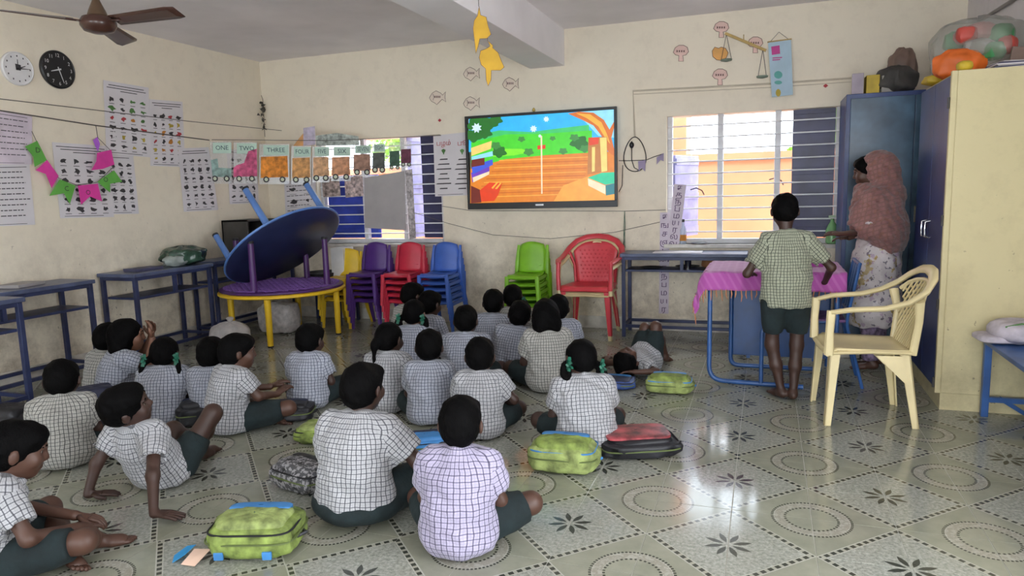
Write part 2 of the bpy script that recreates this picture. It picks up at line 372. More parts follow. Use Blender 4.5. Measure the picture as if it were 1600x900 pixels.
# ============================================================ FURNITURE
M_BENCH = M('blue_bench_paint', (.026, .036, .10), .42, .25, 9); M_BENCHT = M('blue_grey_bench_top', (.085, .105, .19), .35, .25, 7)
M_BLUET = M('blue_tube', (.03, .10, .30), .35, .2); M_NVST = M('dark_blue_steel', (.025, .05, .17), .35, .2, 5)
M_CREAMP = M('cream_plastic', (.70, .59, .33), .38, .08, 5); M_REDP = M('red_plastic', (.62, .05, .07), .35, .1, 5)
def bench(label, x0, x1, y0, y1, h=.75, along='y', mid=True, shelf=.55, group='blue steel benches along the walls'):
    """axis aligned bench: top slab, under-shelf, four legs, foot rails"""
    t = thing('bench', label, 'bench', ((x0+x1)/2, (y0+y1)/2, 0), 0, group); w = .032
    q = MB(); q.bb((x0, y0, h-.03), (x1, y1, h)); q.build('top', M_BENCHT, t, bevel=.004)
    i = .03
    legs = [(x, y) for x in (x0+i, x1-i) for y in (y0+i, y1-i)]
    for x, y in legs: q = MB(); q.bb((x-w/2, y-w/2, 0), (x+w/2, y+w/2, h-.03)); q.build('leg', M_BENCH, t, bevel=.003)
    q = MB(); q.bb((x0+.045, y0+.045, shelf-.02), (x1-.045, y1-.045, shelf)) ; q.build('shelf', M_BENCH, t, bevel=.003)
    rails = [((x0+i, y0+.046, .1), (x0+i, y1-.046, .1)), ((x1-i, y0+.046, .1), (x1-i, y1-.046, .1)), ((x0+.046, y0+i, .1), (x1-.046, y0+i, .1)), ((x0+.046, y1-i, .1), (x1-.046, y1-i, .1))]
    for a, b in rails: q = MB(); q.beam(a, b, .026, .026); q.build('foot_rail', M_BENCH, t, bevel=.002)
    for a, b in rails: q = MB(); a = (a[0], a[1], h-.045); b = (b[0], b[1], h-.045); q.beam(a, b, .026, .026); q.build('apron', M_BENCH, t)
    if mid:
        if along == 'y': a = (x1-i, (y0+y1)/2)
        else: a = ((x0+x1)/2, y0+i)
        q = MB(); q.bb((a[0]-.014, a[1]-.014, shelf), (a[0]+.014, a[1]+.014, h-.06)); q.build('mid_post', M_BENCH, t)
    return t
bench('blue steel bench cut off by the left edge, nearest the camera', -4.71, -4.34, -1.55, -.06)
bench('blue steel bench against left wall below the bird chart', -5.11, -4.74, -.62, .78)
bench('blue steel bench against left wall carrying the green plastic bag', -5.11, -4.70, 1.10, 1.98)
bench('dark blue steel bench in the corner behind the stacked round tables', -5.11, -4.80, 2.10, 3.33)
bench('blue steel bench below the right window with a tumbler on its shelf', -1.11, -.03, 3.0, 3.365, h=.755, along='x', shelf=.61)
# low bench at the right edge
t = thing('bench', 'low blue bench at the right edge in front of the cream cupboard side', 'bench', (1.41, .75, 0))
q = MB(); q.bb((1.26, .15, .425), (1.545, 1.34, .45)); q.build('top', M_BLUET, t, bevel=.004)
for x in (1.29, 1.525):
    for y in (.19, 1.30): q = MB(); q.bb((x-.018, y-.018, 0), (x+.018, y+.018, .425)); q.build('leg', M_BLUET, t, bevel=.003)
for y in (.19, 1.30):
    q = MB(); q.beam((1.30, y, .10), (1.515, y, .10), .028, .028); q.build('foot_rail', M_BLUET, t)
q = MB(); q.beam((1.36, 1.30, .11), (1.5, 1.30, .02), .022, .022); q.build('brace', M_BLUET, t)
# ---- round tables
TC = np.array([-4.25, 2.37, 0]); LEGA = [math.atan2(-.47, .19)+k*PI/2 for k in range(4)]
M_YEL = M('yellow_table_plastic', (.82, .52, .02), .35, .08); M_PUR = M('purple_table_plastic', (.075, .02, .13), .38, .15)
M_BLT = M('blue_table_plastic', (.025, .035, .10), .3, .1); M_BLL = M('light_blue_leg', (.12, .25, .60), .35, .12); M_CAP = M('black_rubber', (.02, .02, .022), .7)
def disc_prof(R, h): return [(R-.012, 0), (R, .008), (R, h-.008), (R-.012, h)]
t = thing('round_table', 'yellow round table standing upright under two upturned tables', 'table', TC, 0, 'round tables stacked in the corner')
q = MB(); q.lathe(disc_prof(.585, .033), 56, TC+[0, 0, .442]); q.build('tabletop', M_YEL, t, smooth=True)
for a in LEGA:
    p = TC+np.array([math.cos(a)*.505, math.sin(a)*.505, 0]); q = MB(); q.tube([p+[0, 0, .012], p+[0, 0, .442]], [.026, .031], 16); lg = q.build('leg', M_YEL, t, smooth=True)
    q = MB(); q.lathe([(.024, 0), (.027, .003), (.027, .014), (.02, .016)], 16, p); q.build('foot_cap', M_CAP, lg)
t = thing('round_table', 'purple round table lying upside down on the yellow one, legs up', 'table', TC+[0, 0, .4752], 0, 'round tables stacked in the corner')
q = MB(); q.lathe(disc_prof(.57, .03), 56, TC+[0, 0, .4755]); top = q.build('tabletop', M_PUR, t, smooth=True)
q = MB()
for k in range(-8, 9):
    s_ = k*.065; L = math.sqrt(max(0, .53**2-s_**2))
    if L > .05:
        q.beam(TC+[s_, -L, .509], TC+[s_, L, .509], .006, .012); q.beam(TC+[-L, s_, .509], TC+[L, s_, .509], .006, .012)
q.build('underside_ribs', M('purple_rib', (.20, .10, .34), .3), top)
for a in LEGA:
    a -= .27; p = TC+np.array([math.cos(a)*.47, math.sin(a)*.47, .5057]); q = MB(); q.tube([p, p+[0, 0, .43]], [.03, .026], 16); lg = q.build('leg', M_PUR, t, smooth=True)
    q = MB(); q.lathe([(.027, 0), (.029, .003), (.029, .02), (.022, .024)], 16, p+[0, 0, .43]); q.build('foot_cap', M_CAP, lg)
bn = np.array([.604, -.107, -.79]); bn /= np.linalg.norm(bn); bc = np.array([-4.215, 2.40, .862])
t = thing('round_table', 'dark blue round table tipped on edge with pale blue legs pointing up', 'table', bc-[0, 0, .36], 0, 'round tables stacked in the corner')
bx_ = np.cross(bn, [0, 1, 0]); bx_ /= np.linalg.norm(bx_); by_ = np.cross(bn, bx_); BR = np.stack([bx_, by_, bn], 1)
q = MB(); q.lathe([(.57, .0), (.58, -.008), (.58, -.026), (.57, -.034)][::-1], 56, bc, 0, BR); q.build('tabletop', M_BLT, t, smooth=True)
q = MB(); q.tube([bc+BR @ np.array([math.cos(a)*.583, math.sin(a)*.583, -.02]) for a in np.linspace(0, 2*PI, 56, endpoint=False)], .011, 8, closed=True); q.build('rim', M_BLL, t, smooth=True)
for k in range(4):
    a = k*PI/2+1.02; p = bc+BR @ np.array([math.cos(a)*.49, math.sin(a)*.49, -.034]); e = p-bn*.42
    q = MB(); q.tube([p, e], [.032, .028], 16); lg = q.build('leg', M_BLL, t, smooth=True)
    q = MB(); q.tube([e, e-bn*.02], [.030, .028], 16); q.build('foot_cap', M_CAP, lg, smooth=True)
# ---- small stacking chairs (local frame: front = -Y, x across, origin on the floor below the seat)
def small_chair(label, mat):
    t = thing('stacking_chair', label, 'chair')
    def seat(u, v):
        x = (u-.5)*.29*(1-.10*v); y = -.15+v*.29
        return (x, y, .30+.012*(2*u-1)**2-.012*math.sin(v*PI)-(.025*max(0, .12-v)/.12))
    q = MB(); q.grid(seat, 9, 9); q.build('seat', mat, t, smooth=True, local=True, sol=.014)
    q = MB(); q.tube([(-.145, -.15, .285), (.145, -.15, .285)], .010, 8, flat=.8); q.build('seat_lip', mat, t, smooth=True, local=True)
    def back(u, v):
        ww = .265*(1-.16*max(0, (v-.55)/.45)**2); z = .31+v*.285-.03*(2*u-1)**2*v*v
        return ((u-.5)*ww, .145+.055*v-.03*(1-(2*u-1)**2), z)
    q = MB(); q.grid(back, 11, 11); bk = q.build('backrest', mat, t, smooth=True, local=True, sol=.012)
    q = MB(); q.tube([(-.10, .14, .375), (0, .125, .37), (.10, .14, .375)], .006, 6); q.build('back_ridge', mat, bk, smooth=True, local=True)
    for s_ in (-1, 1):
        q = MB(); q.tube([(s_*.142, -.145, .30), (s_*.150, -.150, .17), (s_*.158, -.165, 0)], [.0165, .015, .012], 8, flat=1.3); q.build('leg', mat, t, smooth=True, local=True)
        q = MB(); q.tube([(s_*.140, .205, .56), (s_*.146, .165, .40), (s_*.148, .155, .29), (s_*.155, .20, .14), (s_*.162, .255, 0)], [.011, .017, .019, .016, .012], 8, flat=1.3); q.build('leg', mat, t, smooth=True, local=True)
        q = MB(); q.beam((s_*.146, -.14, .275), (s_*.146, .15, .285), .014, .03); q.build('side_rail', mat, t, local=True)
    return t
def stack(x, y, rz, n, mat, colour, beside, dz=.066):
    root = None; words = ['bottom chair of', 'second chair up in', 'middle chair of', 'fourth chair up in', 'top chair of']
    pick = {4: [0, 1, 3, 4], 5: [0, 1, 2, 3, 4]}[n]
    if n == 4: words[3] = 'third chair up in'
    for k in range(n):
        lb = f'{words[pick[k]]} the {colour} plastic stack {beside}'
        dy = -.020*k; loc = (x-dy*math.sin(rz), y+dy*math.cos(rz), k*dz)
        if root is None: root = small_chair(lb, mat); root.location = loc; root.rotation_euler = (0, 0, rz); root['group'] = f'{colour} stacking chairs'
        else: dup(root, loc, rz, lb, f'{colour} stacking chairs')
M_SY = M('yellow_chair_plastic', (.78, .52, .03), .38, .08); M_SP = M('violet_chair_plastic', (.085, .03, .20), .38, .1)
M_SR = M('crimson_chair_plastic', (.55, .03, .06), .38, .1); M_SB = M('royal_blue_chair_plastic', (.05, .13, .50), .38, .1); M_SG = M('lime_chair_plastic', (.20, .47, .02), .38, .1)
yst = 2.99
for px_, n, mt, c_, b_ in ((545, 4, M_SY, 'yellow', 'behind the round tables'), (591, 5, M_SP, 'purple', 'beside the yellow stack'), (644, 5, M_SR, 'red', 'between purple and blue stacks'),
                           (700, 5, M_SB, 'blue', 'at the right end of the left window'), (834, 5, M_SG, 'green', 'below the television')):
    p = PY(px_, 420, yst+.1); stack(p[0]-.01, yst, 0.0, n, mt, c_, b_)
# ---- monobloc armchairs (local frame: front = -Y)
def armchair(label, mat, lattice='cane', group=None):
    t = thing('plastic_armchair', label, 'chair', group=group)
    SH = .43
    def seat(u, v):
        hw = .225-.03*v; x = (2*u-1)*hw; y = -.22+.43*v
        return (x, y, SH-.022*math.sin(PI*v)*(1-(2*u-1)**2)-.03*max(0, .1-v)/.1-.012*v)
    q = MB(); q.grid(seat, 13, 11); q.build('seat', mat, t, smooth=True, local=True, sol=.012)
    for side in (-1, 1):
        q = MB(); q.tube([(side*.222, -.21, SH-.022), (side*.208, 0, SH-.014), (side*.193, .2, SH-.02)], .02, 8, flat=.55); q.build('seat_rail', mat, t, smooth=True, local=True)
    q = MB(); q.tube([(-.215, -.215, SH-.035), (0, -.225, SH-.03), (.215, -.215, SH-.035)], .02, 8, flat=.6); q.build('front_rail', mat, t, smooth=True, local=True)
    # back: curved shell in plan; u across, v up
    def bk(u, v, off=0.0):
        a = (2*u-1); hw = (.165+.055*v); z = SH-.02+v*.385
        y = .20+.115*v-.075*a*a*v-off
        return np.array([a*hw, y, z])
    top_arch = lambda u: 1.0-.22*abs(2*u-1)**3
    q = MB()                                        # outline frame of the back, sweeping into the arms
    for side in (-1, 1):
        pts = [(side*.235, -.215, SH+.205), (side*.262, -.12, SH+.225), (side*.272, .04, SH+.235), (side*.268, .15, SH+.265), (side*.245, .235, SH+.315), (side*.19, .285, SH+.37), (side*.10, .31, SH+.405), (0, .318, SH+.415)]
        q = MB(); q.tube(pts, [.024, .026, .027, .027, .028, .029, .03, .03], 10, flat=.55); q.build('armrest', mat, t, smooth=True, local=True)
        q = MB(); q.tube([(side*.235, -.215, SH+.215), (side*.238, -.222, SH+.1), (side*.232, -.222, SH-.03)], [.024, .022, .026], 8, flat=.8); q.build('arm_post', mat, t, smooth=True, local=True)
        q = MB(); q.tube([(side*.245, .21, SH+.27), (side*.20, .225, SH+.15), (side*.185, .205, SH-.03)], [.026, .02, .022], 8, flat=.7); q.build('back_post', mat, t, smooth=True, local=True)
        # legs: front and rear, L-shaped tapering boards
        for yy, fy, fx in ((-.215, -.235, .245), (.195, .245, .225)):
            a0 = np.array([side*.225 if yy < 0 else side*.19, yy, SH-.02]); b0 = np.array([side*fx, fy, 0])
            q = MB()
            for wv in (np.array([-side*.055, 0, 0]), np.array([0, .055 if yy < 0 else -.055, 0])):
                n_ = np.array([0, .010 if yy < 0 else -.010, 0]) if abs(wv[0]) > 0 else np.array([-side*.010, 0, 0])
                A = [a0, a0+wv, b0+wv*.62, b0]; q.prism(A, n_)
            q.build('leg', mat, t, local=True, bevel=.002)
        q = MB(); q.prism([(side*.205, .15, SH-.035), (side*.205, .02, SH-.035), (side*.215, .185, SH-.20)], (-side*.008, 0, 0)); q.build('gusset', mat, t, local=True)
    lat = MB()
    if lattice == 'cane':
        n = 11
        for k in range(-n, 2*n):
            for sgn in (1, -1):
                pts = []
                for j in range(9):
                    v = j/8; u = (k+.5)/n+sgn*v*.55
                    if sgn < 0: u += .0
                    if 0.04 < u < .96: pts.append(bk(u, .02+v*.96*top_arch(min(max(u, 0), 1)), .004*sgn))
                if len(pts) > 1: lat.tube(pts, .006, 5, caps=False)
        for v in (.0, .97):
            lat.tube([bk(u, v*top_arch(u)) for u in np.linspace(.02, .98, 9)], .012, 6)
        lat.build('cane_back', mat, t, smooth=True, local=True)
    else:
        lat.grid(lambda u, v: bk(u, v*top_arch(u)), 13, 13); lat.build('back_panel', mat, t, smooth=True, local=True, sol=.01)
        lat = MB()
        for k in range(8):
            for j in range(9): 
                c_ = bk(.16+.68*k/7+(.045 if j % 2 else 0)-.02, .08+.8*j/9, .008); lat.lathe([(.0, -.002), (.010, 0), (.006, .003)], 6, c_, 0, np.array([[1,0,0],[0,0,-1.],[0,1,0]]))
        lat.build('embossed_studs', mat, t, local=True)
    return t
c1 = armchair('cream plastic armchair with cane-pattern back, standing in front of the teacher', M_CREAMP)
c1.location = (.645, 1.165, 0); c1.rotation_euler = (0, 0, -PI/2+.10)
def place_by_front(o, x, y, rz, z=0): o.location = (x, y, z); o.rotation_euler = (0, 0, rz)
RXY = (-1.385, 3.03)
c2 = armchair('cream plastic armchair stacked underneath the red one by the wall', M_CREAMP, 'cane'); place_by_front(c2, RXY[0], RXY[1], 0.0)
c3 = armchair('red plastic armchair with round studded back, stacked by the wall', M_REDP, 'panel'); place_by_front(c3, RXY[0], RXY[1]-.012, 0.0, .048)
# ---- cupboards
M_CREAMC = wallmat('chipped_cream_paint', (.66, .58, .34), (.10, .07, .05), .35, .7)
t = thing('cupboard', 'tall cream cupboard with blue doors, nearest right', 'cupboard', (1.30, 1.79, 0)); X0, X1, Y0, Y1, H = 1.055, 1.545, 1.365, 2.21, 1.92
q = MB(); q.bb((X0+.03, Y0, .10), (X1, Y1, H)); q.build('body', M_CREAMC, t, bevel=.005)
q = MB(); q.bb((X0+.03, Y0+.01, 0), (X1, Y1-.01, .10)); q.build('plinth', M_CREAMC, t)
q = MB(); q.bb((X0, Y0, .10), (X0+.03, Y0+.03, H)); q.build('door_edge', M_CREAMC, t, bevel=.004)
for a, b in ((Y0+.034, (Y0+Y1)/2-.002), ((Y0+Y1)/2+.002, Y1-.004)):
    q = MB(); q.bb((X0+.005, a, .12), (X0+.029, b, H-.02)); dr = q.build('door', M_NVST, t, bevel=.003)
    q = MB(); yy = b-.05 if a < 1.6 else a+.05; q.tube([(X0+.005, yy, .98), (X0-.022, yy, .985), (X0-.024, yy, 1.03), (X0-.022, yy, 1.075), (X0+.005, yy, 1.08)], .006, 8); q.build('handle', M('chrome', (.7, .7, .72), .2, 0, metal=1), dr, smooth=True)
for z in (.16, .62, 1.1, 1.75):
    q = MB(); q.tube([(X0-.004, Y0+.018, z-.03), (X0-.004, Y0+.018, z+.03)], .008, 8); q.build('hinge', M('dark_iron'), t, smooth=True)
t = thing('cupboard', 'blue steel cupboard against the back wall beside the right window', 'cupboard', (1.1, 3.0, 0))
M_TEAL = M('worn_teal_blue_steel', (.05, .10, .16), .28, .45, 3.5); a_, b_ = .665, 1.53
q = MB(); q.bb((a_, 2.80, .08), (b_, 3.28, 1.985)); q.build('body', M_NVST, t, bevel=.004)
for x0, x1 in ((a_+.03, (a_+b_)/2+.025), ((a_+b_)/2+.03, b_-.03)):
    q = MB(); q.bb((x0, 2.782, .13), (x1, 2.798, 1.95)); dr = q.build('door', M_TEAL, t, bevel=.003)
    q = MB(); q.bb((x0+.02, 2.775, 1.02), (x0+.04, 2.782, 1.14)); q.build('handle', M('chrome'), dr)
for x in (a_+.04, b_-.04): q = MB(); q.bb((x-.03, 2.83, 0), (x+.03, 3.25, .08)); q.build('foot', M_NVST, t)
# ---- desk with cloth
DK = dict(x0=-.27, x1=.60, y0=1.66, y1=2.36, z=.755)
t = thing('desk', 'blue tubular desk under the purple fringed cloth', 'desk', (.15, 2.0, 0))
q = MB(); q.bb((DK['x0'], DK['y0'], .725), (DK['x1'], DK['y1'], DK['z'])); q.build('top', M_NVST, t, bevel=.004)
def bend(pts, r, n=6):
    out = [np.array(pts[0], float)]
    for i in range(1, len(pts)-1):
        a, b, c = (np.array(p, float) for p in pts[i-1:i+2]); da = (a-b)/np.linalg.norm(a-b); dc = (c-b)/np.linalg.norm(c-b)
        for k in range(n+1):
            s_ = k/n; out.append((b+da*r)*(1-s_)**2+2*b*s_*(1-s_)+(b+dc*r)*s_*s_)
    return out+[np.array(pts[-1], float)]
q = MB(); q.tube(bend([(-.235, 1.69, .73), (-.235, 1.64, .022), (.36, 1.60, .022)], .10), .016, 10); q.build('leg_runner', M_BLUET, t, smooth=True)
q = MB(); q.tube(bend([(.10, 1.605, .03), (.10, 1.62, .41), (.34, 1.66, .43)], .06), .014, 10); q.build('seat_support', M_BLUET, t, smooth=True)
q = MB(); q.tube(bend([(-.115, 2.12, .73), (-.115, 2.10, .022), (.5, 2.10, .022)], .06), .016, 10); q.build('leg_runner', M_BLUET, t, smooth=True)
q = MB(); q.tube([(.55, 1.70, .73), (.55, 1.66, 0)], .016, 10); q.build('leg', M_BLUET, t, smooth=True)
q = MB(); q.tube([(.55, 2.3, .73), (.55, 2.3, 0)], .016, 10); q.build('leg', M_BLUET, t, smooth=True)
q = MB(); q.bb((-.10, 2.095, .10), (.54, 2.115, .70)); q.build('modesty_panel', M('desk_panel_blue', (.02, .07, .22), .4, .15), t, bevel=.003)
for x in (.02, .46): q = MB(); q.bb((x-.025, 2.09, .08), (x+.0, 2.12, .10)); q.build('panel_clip', M_BLUET, t)
M_CLOTH = None
def cloth_material(name, base, stripe, sc=60):
    mt, tr, b, n = newmat(name); g = tr.nodes.new('ShaderNodeNewGeometry').outputs['Position']
    sep = tr.nodes.new('ShaderNodeSeparateXYZ'); tr.links.new(g, sep.inputs[0])
    w = n.sine(n.multiply(n.add(sep.outputs[0], n.multiply(sep.outputs[2], .6)), sc*2)); k = n.ramp(n.multiply(w, n.noise(g, 6)), .05, .5)
    tr.links.new(n.mix(k, base, stripe), b.inputs['Base Color']); b.inputs['Roughness'].default_value = .75; b.inputs['Sheen Weight'].default_value = .3
    bump(tr, b, n.noise(g, 60, 3), .3, .004); return mt
M_CLOTH = cloth_material('magenta_cotton_shawl', (.40, .075, .34), (.46, .12, .40))
cl = thing('tablecloth', 'purple pink fringed cotton cloth draped over the desk', 'cloth', (.15, 2.0, .756))
def drape(u, v):
    """u across x, v along y; hangs over the left and front sides"""
    lx, fy = .20, .13
    sx = u*(DK['x1']-DK['x0']+lx)-lx; sy = v*(DK['y1']-DK['y0']+fy)-fy
    x = DK['x0']+max(sx, 0); y = DK['y0']+max(sy, 0); z = DK['z']+.004
    rip = .012*math.sin(sx*38+1)+.010*math.sin(sy*31)
    if sx < 0: z += sx*.86; x += sx*.28-.008+rip*.8
    if sy < 0: z += sy*.9; y += sy*.22-.008+(.012*math.sin(x*34))
    if sx >= 0 and sy >= 0: z += .002*math.sin(x*40)*math.sin(y*33)+.003
    return (x, y, z)
q = MB(); q.grid(drape, 60, 48); cc = q.build('shawl', M_CLOTH, cl, smooth=True, sol=.003)
q = MB(); rg = np.random.default_rng(4)
for k in range(46):
    if k < 28: p = np.array(drape(.17+.83*k/28, 0.0)); 
    else: p = np.array(drape(0.0, (k-28)/18))
    L = rg.uniform(.03, .075); e = p+[rg.uniform(-.01, .01), rg.uniform(-.008, .008), -L]
    q.tube([p+[0, 0, .006], (p+e)/2+[rg.uniform(-.006, .006), 0, 0], e], [.0035, .0045, .002], 5)
tag(q.build('fringe', M('orange_gold_fringe', (.55, .22, .10), .8, .3), cl, smooth=True), kind='stuff')
q = MB(); q.bb((.02, 2.60, 0), (.80, 2.68, .055)); tag(q.build('floor_plank', M_SKIRT, bevel=.004), 'low white plank lying on the floor behind the desk panel', 'plank')
# ---- blue chair with slatted back behind the desk
t = thing('metal_chair', 'blue metal chair with slatted back tucked behind the desk', 'chair', (.48, 1.90, 0)); cx_, cy_ = .48, 1.90
for s_ in (-1, 1):
    q = MB(); q.tube(bend([(cx_-.18, cy_+s_*.17, 0), (cx_-.18, cy_+s_*.17, .43), (cx_+.05, cy_+s_*.17, .43)], .05), .011, 8); q.build('leg', M_BLUET, t, smooth=True)
    q = MB(); q.tube(bend([(cx_+.24, cy_+s_*.17, 0), (cx_+.13, cy_+s_*.17, .43), (cx_+.20, cy_+s_*.165, .82)], .06), .011, 8); q.build('leg', M_BLUET, t, smooth=True)
q = MB(); q.bb((cx_-.20, cy_-.175, .43), (cx_+.13, cy_+.175, .45)); q.build('seat', M('striped_seat_purple', (.16, .07, .22), .6, .4, 30), t, bevel=.006)
for k in range(7):
    y = cy_-.14+.28*k/6; q = MB(); q.tube([(cx_+.145, y, .50), (cx_+.20, y, .81)], .009, 6, flat=.5); q.build('slat', M('pale_blue_slat', (.22, .32, .55), .4) if k % 2 else M_BLUET, t, smooth=True)
for z, x in ((.50, .145), (.81, .2)): q = MB(); q.tube([(cx_+x, cy_-.165, z), (cx_+x, cy_+.165, z)], .011, 8); q.build('back_rail', M_BLUET, t, smooth=True)
# ============================================================ PEOPLE: smooth implicit bodies turned into one skin each
def V(*a): return np.array(a, float)
def unit(v): v = np.array(v, float); return v/np.linalg.norm(v)
def rotm(axis, deg):
    a = math.radians(deg); c, s_ = math.cos(a), math.sin(a); x, y, z = axis
    return np.array([[c+x*x*(1-c), x*y*(1-c)-z*s_, x*z*(1-c)+y*s_], [y*x*(1-c)+z*s_, c+y*y*(1-c), y*z*(1-c)-x*s_], [z*x*(1-c)-y*s_, z*y*(1-c)+x*s_, c+z*z*(1-c)]])
class Prim:
    def __init__(s, lo, hi, fn, grp=0, op='u', k=.03): s.lo = np.array(lo, float); s.hi = np.array(hi, float); s.fn = fn; s.grp = grp; s.op = op; s.k = k
def cap(a, b, ra, rb=None, **kw):
    a = V(*a); b = V(*b); rb = ra if rb is None else rb; ab = b-a; L2 = max(ab@ab, 1e-9); r = max(ra, rb)
    def fn(x, y, z):
        t = np.clip(((x-a[0])*ab[0]+(y-a[1])*ab[1]+(z-a[2])*ab[2])/L2, 0, 1)
        return np.sqrt((x-a[0]-t*ab[0])**2+(y-a[1]-t*ab[1])**2+(z-a[2]-t*ab[2])**2)-(ra+t*(rb-ra))
    return Prim(np.minimum(a, b)-r, np.maximum(a, b)+r, fn, **kw)
def ell(c, r, R=None, **kw):
    c = V(*c); r = V(*r); R = np.eye(3) if R is None else np.array(R)
    def fn(x, y, z):
        x, y, z = x-c[0], y-c[1], z-c[2]
        q = [R[0, i]*x+R[1, i]*y+R[2, i]*z for i in range(3)]
        k0 = np.sqrt((q[0]/r[0])**2+(q[1]/r[1])**2+(q[2]/r[2])**2); k1 = np.sqrt((q[0]/r[0]**2)**2+(q[1]/r[1]**2)**2+(q[2]/r[2]**2)**2)
        return k0*(k0-1)/np.maximum(k1, 1e-6)
    e = np.sqrt(((R*r[None, :])**2).sum(1)); return Prim(c-e, c+e, fn, **kw)
def ecap(a, b, side, wa, wb, da, db, **kw):
    a = V(*a); b = V(*b); ax = b-a; L = np.linalg.norm(ax); ax /= L; sd = unit(V(*side)-ax*(V(*side)@ax)); fd = np.cross(ax, sd); r = max(wa, wb, da, db)
    def fn(x, y, z):
        x, y, z = x-a[0], y-a[1], z-a[2]; t = np.clip((x*ax[0]+y*ax[1]+z*ax[2])/L, 0, 1)
        x, y, z = x-t*L*ax[0], y-t*L*ax[1], z-t*L*ax[2]
        w = wa+t*(wb-wa); d = da+t*(db-da)
        k = np.sqrt(((x*sd[0]+y*sd[1]+z*sd[2])/w)**2+((x*fd[0]+y*fd[1]+z*fd[2])/d)**2+((x*ax[0]+y*ax[1]+z*ax[2])/d)**2)
        return (k-1)*np.minimum(w, d)
    return Prim(np.minimum(a, b)-r, np.maximum(a, b)+r, fn, **kw)
def cone(a, b, ra, rb, **kw):
    a = V(*a); b = V(*b); ax = b-a; L = np.linalg.norm(ax); ax /= L; r = max(ra, rb)
    def fn(x, y, z):
        x, y, z = x-a[0], y-a[1], z-a[2]; h = x*ax[0]+y*ax[1]+z*ax[2]; t = np.clip(h/L, 0, 1)
        rad = np.sqrt(np.maximum((x-h*ax[0])**2+(y-h*ax[1])**2+(z-h*ax[2])**2, 0))-(ra+t*(rb-ra))
        return np.maximum(rad, np.maximum(-h, h-L))
    return Prim(np.minimum(a, b)-r, np.maximum(a, b)+r, fn, **kw)
def half(c, n, **kw):
    c = V(*c); n = unit(n); kw.setdefault('op', 's'); kw.setdefault('k', .006)
    return Prim((-9, -9, -9), (9, 9, 9), lambda x, y, z: (x-c[0])*n[0]+(y-c[1])*n[1]+(z-c[2])*n[2]+0*(x+y+z), **kw)
def skin_of(prims, res, wob=0.0, wf=26., seed=0):
    us = [p for p in prims if p.op == 'u']; lo = np.min([p.lo for p in us], 0)-4*res; hi = np.max([p.hi for p in us], 0)+4*res
    n = np.ceil((hi-lo)/res).astype(int)+1; ax = [lo[i]+res*np.arange(n[i]) for i in range(3)]
    G = np.full(n, .08)
    for p in prims:
        m_ = p.k+2*res+.01; i0 = np.clip(np.floor((p.lo-m_-lo)/res).astype(int), 0, n); i1 = np.clip(np.ceil((p.hi+m_-lo)/res).astype(int)+1, 0, n)
        if np.any(i1 <= i0): continue
        sl = tuple(slice(a, b) for a, b in zip(i0, i1)); d = p.fn(ax[0][sl[0]][:, None, None], ax[1][sl[1]][None, :, None], ax[2][sl[2]][None, None, :])
        g = G[sl]; k = p.k
        if p.op == 'u': h = np.maximum(k-np.abs(g-d), 0)/k; G[sl] = np.minimum(g, d)-h*h*k/4
        else: d = -d; h = np.maximum(k-np.abs(g-d), 0)/k; G[sl] = np.maximum(g, d)+h*h*k/4
    if wob:
        ph = np.random.default_rng(seed).uniform(0, 6, 6); X, Y, Z = ax[0][:, None, None], ax[1][None, :, None], ax[2][None, None, :]
        G = G+wob*(np.sin(wf*(X+.6*Z)+ph[0])*np.sin(wf*(Y-.3*X)*.9+ph[1])+.7*np.sin(wf*1.9*(Z+.5*X)+ph[2]+2*np.sin(9*Y+ph[4]))*np.sin(wf*1.2*Y+wf*.6*X+ph[3]))
    ins = G < 0; nx, ny, nz = n; c8 = [(i, j, k) for i in (0, 1) for j in (0, 1) for k in (0, 1)]
    sub = lambda A, o: A[o[0]:nx-1+o[0], o[1]:ny-1+o[1], o[2]:nz-1+o[2]]
    cnt = sum(sub(ins, o).astype(np.int8) for o in c8); act = np.argwhere((cnt > 0) & (cnt < 8))
    vid = np.full((nx-1, ny-1, nz-1), -1, int); vid[act[:, 0], act[:, 1], act[:, 2]] = np.arange(len(act))
    acc = np.zeros((len(act), 3)); num = np.zeros(len(act))
    for o in c8:
        for d in range(3):
            if o[d]: continue
            o2 = list(o); o2[d] = 1
            a = G[act[:, 0]+o[0], act[:, 1]+o[1], act[:, 2]+o[2]]; b = G[act[:, 0]+o2[0], act[:, 1]+o2[1], act[:, 2]+o2[2]]
            s_ = (a < 0) != (b < 0); t = np.where(s_, a/np.where(s_, a-b, 1), 0); p = np.tile(np.array(o, float), (len(act), 1)); p[:, d] = t
            acc[s_] += p[s_]; num[s_] += 1
    vs = lo+res*(act+acc/num[:, None]); F = []
    for d in range(3):
        e = [slice(None)]*3; e[d] = slice(0, -1); f = [slice(None)]*3; f[d] = slice(1, None)
        a = ins[tuple(e)]; b = ins[tuple(f)]; q = np.argwhere(a != b); o1, o2 = (d+1) % 3, (d+2) % 3
        q = q[(q[:, o1] > 0) & (q[:, o2] > 0) & (q[:, o1] < n[o1]-1) & (q[:, o2] < n[o2]-1)]
        def at(d1, d2): r = q.copy(); r[:, o1] += d1; r[:, o2] += d2; return vid[r[:, 0], r[:, 1], r[:, 2]]
        quad = np.stack([at(-1, -1), at(0, -1), at(0, 0), at(-1, 0)], 1); fl = ~a[q[:, 0], q[:, 1], q[:, 2]]
        quad[fl] = quad[fl][:, ::-1]; F.append(quad)
    return vs, np.concatenate(F)
